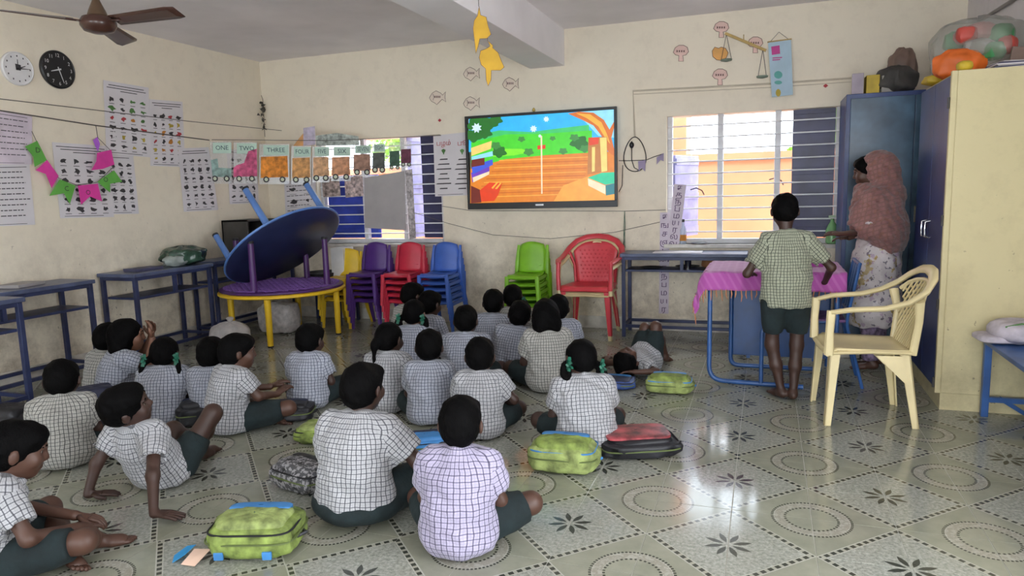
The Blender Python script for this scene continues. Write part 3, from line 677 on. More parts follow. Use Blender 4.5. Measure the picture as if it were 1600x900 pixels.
def mesh_obj(name, vs, fs, mats, parent=None, extra=None, uv=None):
    if extra is not None and extra.v: 
        k = len(vs); vs = np.concatenate([vs, np.array(extra.v)]); fs = [tuple(f) for f in fs]+[tuple(i+k for i in f) for f in extra.f]
    else: fs = [tuple(f) for f in fs.tolist()]
    me = bpy.data.meshes.new(name); me.from_pydata([tuple(v) for v in vs], [], fs)
    for q in (mats if isinstance(mats, (list, tuple)) else [mats]): me.materials.append(q)
    me.polygons.foreach_set('use_smooth', [True]*len(me.polygons))
    if uv is not None: l = me.uv_layers.new(name='cloth'); l.data.foreach_set('uv', uv.ravel().astype(np.float32))
    o = bpy.data.objects.new(name, me); link(o, parent); return o
def cloth_uv(vs, fs, prims, frames):
    """check pattern laid round each garment piece: u round it, v along it (metres)"""
    us = [p for p in prims if p.op == 'u']; c = vs[fs].mean(1)
    ds = np.stack([p.fn(c[:, 0], c[:, 1], c[:, 2]) for p in us], 1); g = np.array([p.grp for p in us])[ds.argmin(1)]
    out = np.zeros((len(fs), 4, 2))
    for k, (o, ax, sd, R) in frames.items():
        m_ = g == k
        if not m_.any(): continue
        ax = unit(ax); sd = unit(np.array(sd)-ax*(np.array(sd)@ax)); fd = np.cross(ax, sd)
        def uvq(p): d = p-o; return np.arctan2(d@sd, -(d@fd)), d@ax
        a, v = uvq(vs[fs[m_]]); ac, _ = uvq(c[m_]); da = a-ac[:, None]; da = (da+PI) % (2*PI)-PI
        out[m_] = np.stack([(ac[:, None]+da)*R, v], -1)
    return out
def checks(name, base, line, su=.0190, sv=.0185, lw=.20):
    mt, t, b, n = newmat(name); uvn = t.nodes.new('ShaderNodeUVMap'); uvn.uv_map = 'cloth'
    g = t.nodes.new('ShaderNodeTexCoord').outputs['Object']
    sep = t.nodes.new('ShaderNodeSeparateXYZ'); t.links.new(uvn.outputs[0], sep.inputs[0])
    w1 = n.multiply(n.subtract(n.noise(g, 14, 2), .5), .018); w2 = n.multiply(n.subtract(n.noise(g, 11, 2), .5), .018)
    u = n.divide(n.add(sep.outputs[0], w1), su); v = n.divide(n.add(sep.outputs[1], w2), sv)
    lu = n.less_than(n.abs(n.subtract(n.fract(u), .5)), lw*.5); lv = n.less_than(n.abs(n.subtract(n.fract(v), .5)), lw*.46)
    fu = n.less_than(n.abs(n.subtract(n.fract(n.add(u, .5)), .5)), .05); fv = n.less_than(n.abs(n.subtract(n.fract(n.add(v, .5)), .5)), .05)
    fold = n.ramp(n.noise(g, 9, 3), .35, .7)
    c = n.mix(fold, tuple(x*.86 for x in base), base)
    c = n.mix(n.multiply(n.maximum(fu, fv), .28), c, tuple(x*.35 for x in base))
    c = n.mix(n.multiply(lv, .74), c, line); c = n.mix(n.multiply(lu, .82), c, line)
    t.links.new(c, b.inputs['Base Color']); b.inputs['Roughness'].default_value = .85; b.inputs['Sheen Weight'].default_value = .15
    bump(t, b, n.noise(g, 22, 4, .6), .55, .02); return mt
SH = dict(white=checks('white_check_cotton', (.46, .46, .48), (.03, .032, .045)), blue=checks('bluish_check_cotton', (.40, .42, .485), (.022, .026, .055)),
          grey=checks('greyish_check_cotton', (.43, .42, .385), (.025, .025, .03)), lilac=checks('lilac_check_cotton', (.45, .41, .56), (.03, .025, .06), .0225, .0205, .17), green=checks('greenish_check_cotton', (.37, .39, .29), (.02, .025, .02), .018, .018, .22))
M_SKIN = [M('brown_skin', (.082, .037, .024), .5, .12, 9), M('dark_brown_skin', (.052, .024, .017), .5, .12, 9), M('light_brown_skin', (.17, .078, .048), .5, .12, 9)]
M_SHORT = M('dark_green_cotton', (.007, .016, .018), .9, .3, 12, bmp=.4, bscale=30)
M_RIB = M('green_satin_ribbon', (.012, .13, .08), .5, .3, 30)
def hair_material():
    mt, t, b, n = newmat('black_hair'); g = t.nodes.new('ShaderNodeTexCoord').outputs['Object']
    mp = t.nodes.new('ShaderNodeMapping'); mp.inputs['Scale'].default_value = (1, 1, .16); t.links.new(g, mp.inputs[0])
    h = n.noise(mp.outputs[0], 130, 3, .7); t.links.new(n.mix(h, (.0015, .0015, .0018), (.006, .0055, .0055)), b.inputs['Base Color'])
    b.inputs['Roughness'].default_value = .55; b.inputs['Specular IOR Level'].default_value = .03; bump(t, b, h, .7, .006); return mt
M_HAIR = hair_material()
def add_hand(mb, prims, wrist, d, up, size=1.0, curl=20, spread=1.0, thumb=1):
    """palm as a smooth lump of the body, five jointed fingers rooted in it. up = back of the hand; thumb side = thumb * (d x up)"""
    d = unit(d); up = unit(np.array(up)-d*(np.array(up)@d)); sd = np.cross(d, up)*thumb; z = size; w = np.array(wrist, float)
    prims.append(ecap(w+d*.012*z, w+d*.055*z, sd, .020*z, .030*z, .015*z, .012*z, k=.015))
    for i, (o, L) in enumerate(((.024, .058), (.008, .066), (-.008, .062), (-.023, .048))):
        p = w+d*.072*z+sd*o*z; pts = [p-d*.018*z, p]; a = curl*.5; dr = unit(d+sd*o*5*spread)
        for k, f in enumerate((.45, .32, .25)):
            R = rotm(np.cross(dr, up), -a); dd = R @ dr; pts.append(pts[-1]+dd*L*f*z); a += curl
        mb.tube(pts, [.0085*z, .0088*z, .0080*z, .0072*z, .0052*z], 7)
    p = w+d*.028*z+sd*.022*z; q = unit(d*.75+sd*.75-up*.25); mb.tube([p-q*.01*z, p+q*.022*z, p+q*.022*z+unit(q+d*.6)*.02*z, p+q*.022*z+unit(q+d*.9)*.038*z], [.012*z, .011*z, .0095*z, .006*z], 7)
def add_foot(mb, prims, ankle, d, up, z=1.0):
    d = unit(d); up = unit(np.array(up)-d*(np.array(up)@d)); a = np.array(ankle, float); sd = np.cross(d, up)
    prims.append(cap(a-d*.02*z-up*.02*z, a+d*.085*z-up*.028*z, .026*z, .021*z, k=.03)); prims.append(ecap(a+d*.06*z-up*.03*z, a+d*.10*z-up*.032*z, sd, .028*z, .034*z, .016*z, .013*z, k=.02))
    for i in range(5):
        o = (-.024+.012*i)*z; p = a+d*(.128-.006*abs(i-1))*z+sd*o-up*.034*z; mb.tube([p-d*.03*z, p, p+d*.014*z-up*.002*z], [.008*z, .0085*z, .006*z], 6)
BASE = dict(pel=V(0, 0, .088), wai=V(0, -.022, .165), che=V(0, -.012, .255), upc=V(0, .005, .318), nek=V(0, .014, .352), hed=V(0, .040, .444))
def person(label, loc, yaw=0, s=1.0, lean=6, side=0, hyaw=0, hpitch=8, hroll=0, hair='boy', shirt='white', skin=0, arms=None, legs=None, hem=.012, res=.0085, hs=None, face=False,
           wide=.91, joints=None, group='children watching the television', cat='child', shorts=True, spec=None, seed=0, collar=True, sl=.62, headpx=None):
    """seated by default. arms/legs: dict of overrides in the local frame (metres at s=1)"""
    J = {k: v.copy() for k, v in BASE.items()}
    if joints: J.update({k: V(*v) for k, v in joints.items()})
    RL = rotm((1, 0, 0), -lean) @ rotm((0, 1, 0), side); pv = J['pel'].copy()
    if spec and spec.get('orient'): u_, f_ = unit(spec['orient'][0]), V(*spec['orient'][1]); f_ = unit(f_-u_*(f_@u_)); RL = np.stack([np.cross(f_, u_), f_, u_], 1)
    for k in ('wai', 'che', 'upc', 'nek', 'hed'): J[k] = pv+RL @ (J[k]-pv)
    sx = RL @ V(1, 0, 0); fw = RL @ V(0, 1, 0); upv = RL @ V(0, 0, 1)
    for n_, sg in (('l', -1), ('r', 1)):
        J['sh'+n_] = J['upc']+sx*sg*.103*wide-upv*.004
        J['el'+n_] = J['sh'+n_]+V(sg*.040, .03, -.15); J['wr'+n_] = V(sg*.085, .185, .115); J['hd'+n_] = V(-sg*.4, 1, -.35); J['hu'+n_] = V(0, .3, 1)
        J['hi'+n_] = V(sg*.065, .03, .08); J['kn'+n_] = V(sg*.205, .185, .10); J['an'+n_] = V(-sg*.045, .235, .048); J['fd'+n_] = V(-sg*1, .25, -.05); J['fu'+n_] = V(0, .4, 1)
    for dct in (arms, legs):
        if dct: J.update({k: V(*v) for k, v in dct.items()})
    J = {k: (v*s if k[:2] not in ('hd', 'hu', 'fd', 'fu') else v) for k, v in J.items()}
    hs = hs or .97; hc = J['hed']; RH = RL @ rotm((0, 0, 1), hyaw) @ rotm((1, 0, 0), -hpitch) @ rotm((0, 1, 0), hroll)
    hp = lambda x, y, z: hc+RH @ V(x, y, z)*hs
    r3 = lambda *a: tuple(q*hs for q in a)
    ex = MB(); P = []
    # trunk (under the clothes), limbs
    P += [ecap(J['pel'], J['wai'], sx, .095*s, .085*s, .075*s, .065*s), ecap(J['wai'], J['che'], sx, .085*s, .095*s, .062*s, .065*s), ecap(J['che'], J['upc'], sx, .095*s, .085*s, .062*s, .045*s)]
    P += [cap(J['nek']-upv*.02*s, hp(0, -.02, -.055), .038*s**.5, .036*s**.5, k=.02)]
    for n_ in 'lr':
        P += [cap(J['sh'+n_], J['el'+n_], .030*s, .025*s), cap(J['el'+n_], J['wr'+n_], .025*s, .0175*s, k=.02)]
        if J.get('hd'+n_) is not None: add_hand(ex, P, J['wr'+n_], J['hd'+n_], J['hu'+n_], .92*s**.5, thumb=1 if n_ == 'l' else -1, curl=(spec or {}).get('curl', 22))
        P += [cap(J['hi'+n_], J['kn'+n_], .052*s, .040*s), cap(J['kn'+n_], J['kn'+n_]*.55+J['an'+n_]*.45, .039*s, .036*s, k=.025), cap(J['kn'+n_]*.55+J['an'+n_]*.45, J['an'+n_], .035*s, .023*s, k=.025)]
        add_foot(ex, P, J['an'+n_], J['fd'+n_], J['fu'+n_], 1.0*s**.5)
    # head
    P += [ell(hp(0, -.012, .018), r3(.073, .089, .080), RH, k=.02), ell(hp(0, .026, -.042), r3(.056, .060, .062), RH, k=.04), ell(hp(0, .058, -.082), r3(.024, .022, .02), RH, k=.03)]
    P += [cap(hp(0, .084, .012), hp(0, .098, -.022), .008*hs, .0115*hs, k=.014), ell(hp(.012, .092, -.026), r3(.009, .009, .007), RH, k=.008), ell(hp(-.012, .092, -.026), r3(.009, .009, .007), RH, k=.008),
          ell(hp(0, .086, -.050), r3(.021, .010, .006), RH, k=.008), ell(hp(0, .083, -.061), r3(.018, .010, .0065), RH, k=.008), ell(hp(0, .079, .026), r3(.050, .012, .011), RH, k=.02),
          ell(hp(.040, .062, -.028), r3(.022, .018, .022), RH, k=.03), ell(hp(-.040, .062, -.028), r3(.022, .018, .022), RH, k=.03)]
    for sg in (-1, 1):
        P += [ell(hp(sg*.079, -.008, -.012), r3(.010, .019, .029), RH @ rotm((0, 0, 1), sg*22), k=.008)]
        P += [ell(hp(sg*.030, .088, .004), r3(.016, .010, .010), RH, op='s', k=.010)]
    if spec and spec.get('extra'): P += spec['extra'](J, s)
    if headpx is not None:                       # seat the figure so that its head stands where the photograph shows it
        w_ = PF(headpx[0], headpx[1], hc[2]); c_, s_ = math.cos(yaw), math.sin(yaw); loc = (w_[0]-(c_*hc[0]-s_*hc[1]), w_[1]-(s_*hc[0]+c_*hc[1]), 0)
    vs, fs = skin_of(P, res); body = mesh_obj('person', vs, fs, M_SKIN[skin], None, ex)
    body.location = V(*loc); body.rotation_euler = (0, 0, yaw); tag(body, label, cat, group)
    # eyes and brows
    if face:
        for sg in (-1, 1):
            q = MB(); c = hp(sg*.030, .0695, .004); q.lathe([(.001, -.0095), (.007, -.007), (.0095, 0), (.007, .007), (.001, .0095)], 12, c, 0)
            e = q.build('eye', M('eye_white', (.30, .26, .23), .3, .03), body, smooth=True, local=True)
            q = MB(); d = RH @ V(-.05*sg, 1, -.05); X_, Y_, Z_ = frame_of(d); q.lathe([(.0058, .0072), (.0062, .0078), (.003, .0102)], 10, c, 0, np.stack([X_, Y_, Z_], 1)); q.build('iris', M('dark_iris', (.01, .006, .004), .15), e, smooth=True, local=True)
            q = MB(); q.tube([hp(sg*.012, .089, .024), hp(sg*.030, .088, .031), hp(sg*.050, .075, .025)], [.002, .0035, .002], 6); q.build('eyebrow', M_HAIR, body, smooth=True, local=True)
    # shirt
    if shirt:
        Q = [ell(J['pel']+V(0, -.004, -.012)*s, V(.148*wide, .128, .095)*s, RL if (spec and spec.get('orient')) else None, grp=0, k=.05), ecap(J['pel'], J['wai'], sx, .130*wide*s, .118*wide*s, .108*s, .094*s, grp=0, k=.05), ecap(J['wai'], J['che'], sx, .118*wide*s, .122*wide*s, .092*s, .086*s, grp=0, k=.05),
             ecap(J['che'], J['upc'], sx, .122*wide*s, .112*wide*s, .086*s, .060*s, grp=0, k=.05), cap(J['shl'], J['shr'], .044*s, grp=0, k=.04)]
        fr = {0: (J['pel'], J['nek']-J['pel'], sx, .125*s)}
        for gi, n_ in ((1, 'l'), (2, 'r')):
            a = J['sh'+n_]; b = a+(J['el'+n_]-a)*sl*1.12; Q += [cone(a, b, .042*s, .056*s, grp=gi, k=.035), cap(a, a*.5+b*.5, .042*s, .047*s, grp=gi, k=.04)]
            fr[gi] = (a, b-a, fw, .052*s)
        for n_ in 'lr':
            a = J['sh'+n_]; b = a+(J['el'+n_]-a)*sl*1.12; ax = unit(b-a); Q.append(cone(b-ax*.012*s, b+ax*.03, .046*s, .05*s, op='s', k=.004))
        if hem is not None: Q.append(half((0, 0, hem), (0, 0, 1)))
        if spec and spec.get('shirt'): Q = spec['shirt'](Q, J, s)
        if collar:
            N = J['nek']-upv*.004*s
            for k in range(8):
                a = k*PI/4; b = (k+1)*PI/4; pt = lambda a: N+sx*math.cos(a)*.050*s**.6+fw*(math.sin(a)*.052*s**.6+.004)-upv*.014*math.sin(a)*s
                Q.append(cap(pt(a), pt(b), .0135, grp=0, k=.010))
        vs, fs = skin_of(Q, res, .0036, 48., seed); mesh_obj('shirt', vs, fs, SH[shirt], body, uv=cloth_uv(vs, fs, Q, fr))
    if shorts:
        Q = [ell(J['pel']+V(0, .01, -.01)*s, V(.125*wide, .110, .075)*s, k=.04)]
        for n_ in 'lr': a = J['hi'+n_]; b = a+(J['kn'+n_]-a)*(spec or {}).get('short', .86); Q.append(cone(a, b, .068*s, .058*s, k=.04)); Q.append(cap(a, a*.4+b*.6, .066*s, .062*s, k=.04))
        Q.append(half((0, 0, .004), (0, 0, 1)))
        if spec and spec.get('pants'): Q = spec['pants'](Q, J, s)
        vs, fs = skin_of(Q, res, .0025, 30., seed+3); mesh_obj('skirt' if hair in ('braids', 'ponytail', 'bob', 'loops') else 'shorts', vs, fs, M_SHORT, body)
    # hair
    if hair:
        facecut = ell(hp(0, .118, -.040), r3(.074, .088, .098), RH, op='s', k=.012)
        girl = hair in ('braids', 'ponytail', 'loops')
        Q = [ell(hp(0, -.016, .022), r3(.083 if not girl else .081, .100, .090 if not girl else .086), RH, k=.02)]
        if hair == 'boy': Q += [ell(hp(0, -.045, -.025), r3(.070, .066, .062), RH, k=.03), ell(hp(0, .046, .064), r3(.062, .038, .026), RH, k=.04)]
        if hair == 'bob': Q += [ell(hp(0, -.040, -.030), r3(.098, .085, .10), RH, k=.04), ell(hp(.05, -.05, -.085), r3(.05, .06, .06), RH, k=.03), ell(hp(-.05, -.05, -.085), r3(.05, .06, .06), RH, k=.03)]
        if girl: Q += [ell(hp(0, -.048, -.022), r3(.068, .062, .062), RH, k=.03)]
        Q.append(facecut)
        if hair != 'bob': Q.append(ell(hp(0, .01, -.155), r3(.11, .14, .070), RH, op='s', k=.012))
        tails = []
        if hair == 'ponytail': tails = [[hp(-.02, -.095, -.01), hp(-.03, -.125, -.05), hp(-.03, -.115, -.12), hp(-.028, -.10, -.19)]]
        if hair == 'braids': tails = [[hp(sg*.070, -.050, -.030), hp(sg*.105, -.060, -.065), hp(sg*.115, -.062, -.12), hp(sg*.105, -.06, -.165)] for sg in (-1, 1)]
        if hair == 'loops': tails = [[hp(sg*.068, -.045, -.030), hp(sg*.112, -.045, -.045), hp(sg*.125, -.045, -.095), hp(sg*.100, -.045, -.125), hp(sg*.082, -.045, -.085), hp(sg*.10, -.045, -.05)] for sg in (-1, 1)]
        for tl in tails:
            for i in range(len(tl)-1):
                for k in range(3):
                    a = tl[i]+(tl[i+1]-tl[i])*(k+.5)/3; f = (i+k/3)/(len(tl)-1); rr = .019*(1-.45*f)*hs*(1.5 if hair == 'ponytail' and f < .4 else 1)
                    Q.append(ell(a, (rr, rr, rr*1.15), k=.012))
        vs, fs = skin_of(Q, res*.95, .0016 if girl else .0026, 75., seed+5); mesh_obj('hair', vs, fs, M_HAIR, body)
        rb = [hp(sg*.098, -.066, -.045) for sg in (-1, 1)] if hair in ('braids', 'loops') else []
        for c in rb:
            q = MB(); rg = np.random.default_rng(seed+11)
            for k in range(6):
                a = k*PI/3+.3; d = RH @ V(.4*math.cos(a), -.35+.25*math.sin(2*a), math.sin(a)); w_ = RH @ V(.3, -1, .2); L = .040*hs
                pts = [c, c+d*L*.6+w_*.006, c+d*L, c+d*L*.55-w_*.008, c]
                q.add(sum([[p-np.cross(unit(d), w_)*.009, p+np.cross(unit(d), w_)*.009] for p in pts], []), [(2*i, 2*i+1, 2*i+3, 2*i+2) for i in range(4)])
            q.lathe([(.004, -.008), (.011, 0), (.004, .008)], 8, c); q.build('hair_ribbon', M_RIB, body, local=True, fix=False)
    return body
def tv(x, y, off=0): return math.atan2(-(-1.94-x), 3.39-y)+math.radians(off)
def kid(label, hx, hy, zh, off=0, **k):
    s = zh/.444*k.pop('sk', 1.0); w = PF(hx, hy, zh); return person(label, (0, 0, 0), tv(w[0], w[1], off), s, headpx=(hx, hy), **k)
kid('boy in lilac checked shirt seated in front, nearest the camera', 720, 661, .472, off=-3, shirt='lilac', skin=0, res=.0065, hyaw=4, hpitch=2, seed=1, legs=dict(knr=(.235, .15, .115)), wide=0.95)
kid('tallest seated boy in white checked shirt beside the grey patterned backpack', 568, 605, .545, off=-4, shirt='white', skin=1, res=.0065, hyaw=-6, hpitch=0, seed=2, hem=.07, wide=0.97, arms=dict(elr=(.20, .06, .195), wrr=(.20, .22, .15), hdr=(.35, .9, -.1)), legs=dict(knr=(.22, .2, .11)), spec=dict(pants=lambda Q, J, s: Q+[ell(J['pel']+V(0, 0, -.022)*s, V(.160, .140, .066)*s, k=.03)]))
kid('boy facing away at far left with rounded back and black hair', 97, 593, .44, off=58, shirt='grey', skin=1, res=.0075, hpitch=6, seed=3, lean=10, wide=0.99)
# boy at the left edge, in profile
person('boy cut by the left edge, sitting cross-legged in profile at the front', (0, 0, 0), math.radians(-30), 1.06, headpx=(27, 702), lean=12, hyaw=-6, hpitch=6, shirt='white', skin=0, res=.0065, face=True, seed=4,
       arms=dict(elr=(.17, .10, .17), wrr=(.10, .235, .135), hdr=(-.4, .9, -.2), ell=(-.15, .10, .18), wrl=(.02, .25, .15)), legs=dict(knr=(.19, .25, .115), anr=(.02, .305, .05), fdr=(.25, 1, -.05), knl=(-.2, .2, .12), anl=(.05, .22, .05)))
# boy leaning back on both hands
yw = math.radians(2); s2 = 1.06; RLk = rotm((1, 0, 0), 33); hl = (BASE['pel']+RLk @ (BASE['hed']-BASE['pel']))*s2; w2_ = PF(197, 634, hl[2])
lx2 = w2_[0]-(math.cos(yw)*hl[0]-math.sin(yw)*hl[1]); ly2 = w2_[1]-(math.sin(yw)*hl[0]+math.cos(yw)*hl[1])
def loc2(p, z): d = np.array(p)-[lx2, ly2, 0]; return np.array([math.cos(yw)*d[0]+math.sin(yw)*d[1], -math.sin(yw)*d[0]+math.cos(yw)*d[1], z*s2])/s2
wl_, wr_ = loc2(PF(137, 772, .04), .037), loc2(PF(240, 802, .04), .037); sl_ = (BASE['pel']+RLk @ (BASE['upc']-BASE['pel']))
person('boy leaning back on both straight arms with one knee up', (lx2, ly2, 0), yw, s2, lean=-33, hyaw=-48, hpitch=12, shirt='white', skin=1, res=.0065, face=True, seed=5, sl=.56,
       arms=dict(ell=tuple((sl_+V(-.103, 0, 0))*.48+wl_*.52+V(-.02, -.01, 0)), wrl=tuple(wl_), hdl=(.55, .6, -.12), hul=(0, 0, 1), elr=tuple((sl_+V(.103, 0, 0))*.48+wr_*.52+V(.01, -.02, 0)), wrr=tuple(wr_), hdr=(.95, .25, -.10), hur=(0, 0, 1)),
       legs=dict(knl=(-.12, .20, .17), anl=(-.05, .30, .05), fdl=(-.1, 1, -.1), ful=(0, .1, 1), knr=(.13, .19, .275), anr=(-.03, .24, .05), fdr=(-.2, 1, -.1), fur=(0, .1, 1)), spec=dict(curl=6, short=.55))
kid('child raising a hand to the mouth beside the left benches', 200, 523, .492, off=-4, shirt='blue', skin=2, face=True, hyaw=-12, hpitch=0, seed=6, hair='bob', arms=dict(elr=(.14, .14, .27), wrr=(.07, .19, .40), hdr=(-.3, .1, 1), hur=(.3, 1, 0), ell=(-.10, .14, .27), wrl=(-.02, .2, .40), hdl=(.2, .1, 1)))
kid('child half hidden behind the one raising a hand', 172, 529, .44, off=30, shirt='grey', skin=1, seed=7, hair='boy', res=.01)
kid('girl with green hair ribbons at left, in front of the benches', 258, 553, .42, off=46, shirt='blue', skin=1, hair='braids', seed=8, lean=12, wide=1.01)
kid('small boy at left, half hidden by the boy with outstretched hands', 331, 553, .405, off=40, shirt='blue', skin=0, seed=9)
kid('boy in profile holding both hands out in front of him', 372, 549, .465, off=-8, shirt='white', skin=0, face=True, hyaw=-18, hpitch=2, seed=10, res=.0075, arms=dict(elr=(.14, .10, .20), wrr=(.09, .24, .17), hdr=(-.2, 1, .35), ell=(-.12, .12, .2), wrl=(-.02, .26, .19), hdl=(.2, 1, .3)), legs=dict(knr=(.20, .24, .11), anr=(.03, .30, .05), fdr=(.3, 1, 0)))
kid('boy sitting alone in front of the yellow round table', 485, 531, .43, off=24, shirt='blue', skin=1, seed=11, hyaw=-10, legs=dict(knr=(.19, .25, .12)))
kid('girl with one long ponytail behind the tallest seated boy', 609, 529, .445, off=10, shirt='white', skin=1, hair='ponytail', seed=12, hyaw=-12, arms=dict(elr=(.19, .03, .19), wrr=(.16, .13, .08)))
kid('girl with looped braids and green ribbons in front of the red chairs', 648, 490, .475, off=12, shirt='blue', skin=2, hair='loops', seed=13, res=.009, wide=1.03)
kid('child sitting right before the red chair stack, only dark hair showing', 645, 461, .50, shirt='grey', skin=1, hair='boy', seed=14, res=.011)
kid('child sitting before the blue chair stack, only dark hair showing', 672, 475, .49, shirt='blue', skin=1, hair='boy', seed=15, res=.011)
kid('boy seated between the ponytail girl and the small boy in the middle', 671, 542, .44, shirt='blue', skin=1, seed=16, off=14)
kid('boy with long back seated in the middle of the group', 728, 501, .472, off=10, shirt='blue', skin=1, seed=17, wide=1.01, lean=9)
kid('boy at the back left of the green chair stack', 771, 473, .485, off=10, shirt='blue', skin=1, seed=18, res=.009, wide=0.95)
kid('girl with a green ribbon at the back before the green chair stack', 801, 464, .485, off=10, shirt='grey', skin=1, hair='loops', seed=19, res=.010)
kid('child in bluish shirt leaning right beside the girl with loose hair', 812, 492, .452, shirt='blue', skin=1, seed=20, side=9, res=.009, wide=0.99)
kid('girl with thick loose black hair and greenish checked shirt', 852, 491, .52, off=8, shirt='grey', skin=1, hair='bob', seed=21, res=.008, sk=.98)
kid('child almost hidden behind the girl with loose hair', 872, 482, .46, shirt='blue', skin=1, seed=22, res=.011, wide=0.99)
kid('small boy in the middle with narrow white checked back', 750, 556, .44, shirt='white', skin=1, seed=23, off=6, res=.0075, arms=dict(elr=(.185, .05, .19)))
kid('girl with green ribbons on both braids, beside the black and red backpack', 906, 561, .44, off=6, shirt='white', skin=1, hair='loops', seed=24, res=.0075, lean=14, wide=1.03, sk=1.06, hyaw=14, hroll=6)
# child lying on the back, knees up
h0 = PF(962, 580, .10); p0 = PF(1008, 558, .09); upd = h0-p0; upd[2] = .0
pp = V(p0[0], p0[1], 0); Lq = unit(upd); sd = np.cross(V(0, 0, 1), Lq)
sc_ = np.linalg.norm(upd)/.364
k0 = lambda a, b, z: tuple(np.array([Lq[0]*a+sd[0]*b, Lq[1]*a+sd[1]*b, z]))
person('child lying on the back with knees raised, right of the group', (pp[0], pp[1], 0), 0, .95, shirt='white', skin=0, res=.008, seed=25, hem=None, joints=dict(pel=(0, 0, .095)), collar=False,
       arms=dict(shl=k0(.24, .11, .09), ell=k0(.32, .22, .08), wrl=k0(.40, .10, .08), hdl=k0(.4, -1, 0), elr=k0(.17, -.25, .06), wrr=k0(.02, -.32, .05), hdr=k0(-1, -.3, 0)),
       legs=dict(hil=k0(-.02, .06, .09), knl=k0(-.07, .06, .33), anl=k0(-.27, .06, .06), fdl=k0(-1, 0, -.3), ful=k0(0, 0, 1), hir=k0(-.02, -.06, .09), knr=k0(-.12, -.05, .30), anr=k0(-.31, -.04, .06), fdr=k0(-1, 0, -.3), fur=k0(0, 0, 1)),
       spec=dict(orient=(Lq, (0, 0, 1))), hpitch=-5, group=None)
# standing boy at the desk
def long_shirt(Q, J, s):
    return [q for q in Q if q.op == 'u' and q is not Q[0]] + [ecap(J['pel']+V(0, 0, -.05)*s, J['wai'], (1, 0, 0), .142*s, .126*s, .105*s, .092*s, grp=0, k=.05)] + [q for q in Q if q.op != 'u']
SB = .98
person('boy in greenish checked shirt and dark shorts standing at the desk', (.235, 1.385, 0), math.radians(14), SB, lean=3, hyaw=-8, hpitch=14, shirt='green', skin=1, res=.007, seed=26, hem=.585, wide=1.06, cat='child', group=None, hs=.95, sl=.66,
       joints=dict(pel=(0, 0, .665), wai=(0, -.012, .775), che=(0, -.006, .905), upc=(0, .0, 1.015), nek=(0, .01, 1.06), hed=(0, .045, 1.195)),
       arms=dict(ell=(-.225, .06, .80), wrl=(-.165, .235, .78), hdl=(.1, 1, -.25), elr=(.275, .02, .835), wrr=(.295, .19, .72), hdr=(.05, .9, -.5)),
       legs=dict(hil=(-.075, 0, .63), knl=(-.075, .015, .35), anl=(-.02, -.015, .06), fdl=(-.25, 1, -.05), hir=(.075, 0, .63), knr=(.07, -.01, .35), anr=(.045, -.05, .06), fdr=(.25, 1, -.05), ful=(0, 0, 1), fur=(0, 0, 1)),
       spec=dict(shirt=long_shirt, short=.72, pants=lambda Q, J, s: Q[:-1]))
# teacher
TX, TY = .845, 2.27; yt = math.radians(72)
tj = dict(pel=(0, 0, .80), wai=(0, 0, .95), che=(0, .01, 1.09), upc=(0, .0, 1.215), nek=(0, .012, 1.275), hed=(0, .05, 1.405))
tb_ = person('woman in patterned dress with a pink checked shawl over her head', (TX, TY, 0), yt, 1.0, lean=2, hyaw=10, hpitch=10, shirt=None, shorts=False, skin=0, res=.0085, seed=30, face=True, hair='boy', group=None, cat='person', wide=1.25, hs=1.0,
       joints=tj, arms=dict(ell=(-.19, .02, 1.0), wrl=(-.10, .22, .97), hdl=(.1, 1, .05), hul=(-.4, 0, 1), elr=(.21, .03, 1.0), wrr=(.10, .20, .93), hdr=(-.3, 1, 0)),
       legs=dict(hil=(-.085, 0, .78), knl=(-.085, .01, .44), anl=(-.085, -.01, .07), fdl=(0, 1, -.1), hir=(.085, 0, .78), knr=(.085, .01, .44), anr=(.085, -.01, .07), fdr=(0, 1, -.1), ful=(0, 0, 1), fur=(0, 0, 1)))
def dress_material():
    mt, t, b, n = newmat('white_printed_dress'); g = t.nodes.new('ShaderNodeTexCoord').outputs['Object']
    a = n.greater_than(n.noise(g, 26, 2), .60); c = n.greater_than(n.noise(g, 13, 3), .62); d = n.greater_than(n.noise(g, 19, 2), .63)
    col = n.mix(n.multiply(a, .75), (.55, .50, .50), (.06, .05, .09)); col = n.mix(n.multiply(c, .7), col, (.40, .28, .06)); col = n.mix(n.multiply(d, .5), col, (.30, .16, .32))
    t.links.new(col, b.inputs['Base Color']); b.inputs['Roughness'].default_value = .85; bump(t, b, n.noise(g, 16, 3), .5, .02); return mt
def shawl_material():
    mt, t, b, n = newmat('dusty_pink_checked_shawl'); g = t.nodes.new('ShaderNodeTexCoord').outputs['Object']
    sep = t.nodes.new('ShaderNodeSeparateXYZ'); t.links.new(g, sep.inputs[0])
    l1 = n.greater_than(n.sine(n.multiply(n.add(sep.outputs[1], n.multiply(sep.outputs[0], .5)), 210)), .55); l2 = n.greater_than(n.sine(n.multiply(n.add(sep.outputs[2], n.multiply(sep.outputs[1], .3)), 210)), .55)
    c = n.mix(n.ramp(n.noise(g, 8, 3), .35, .7), (.20, .088, .085), (.30, .145, .135)); c = n.mix(n.multiply(n.maximum(l1, l2), .35), c, (.10, .06, .04)); c = n.mix(n.multiply(n.greater_than(n.noise(g, 30, 2), .6), .4), c, (.22, .09, .05))
    t.links.new(c, b.inputs['Base Color']); b.inputs['Roughness'].default_value = .85; b.inputs['Sheen Weight'].default_value = .3; bump(t, b, n.noise(g, 20, 3), .6, .02); return mt
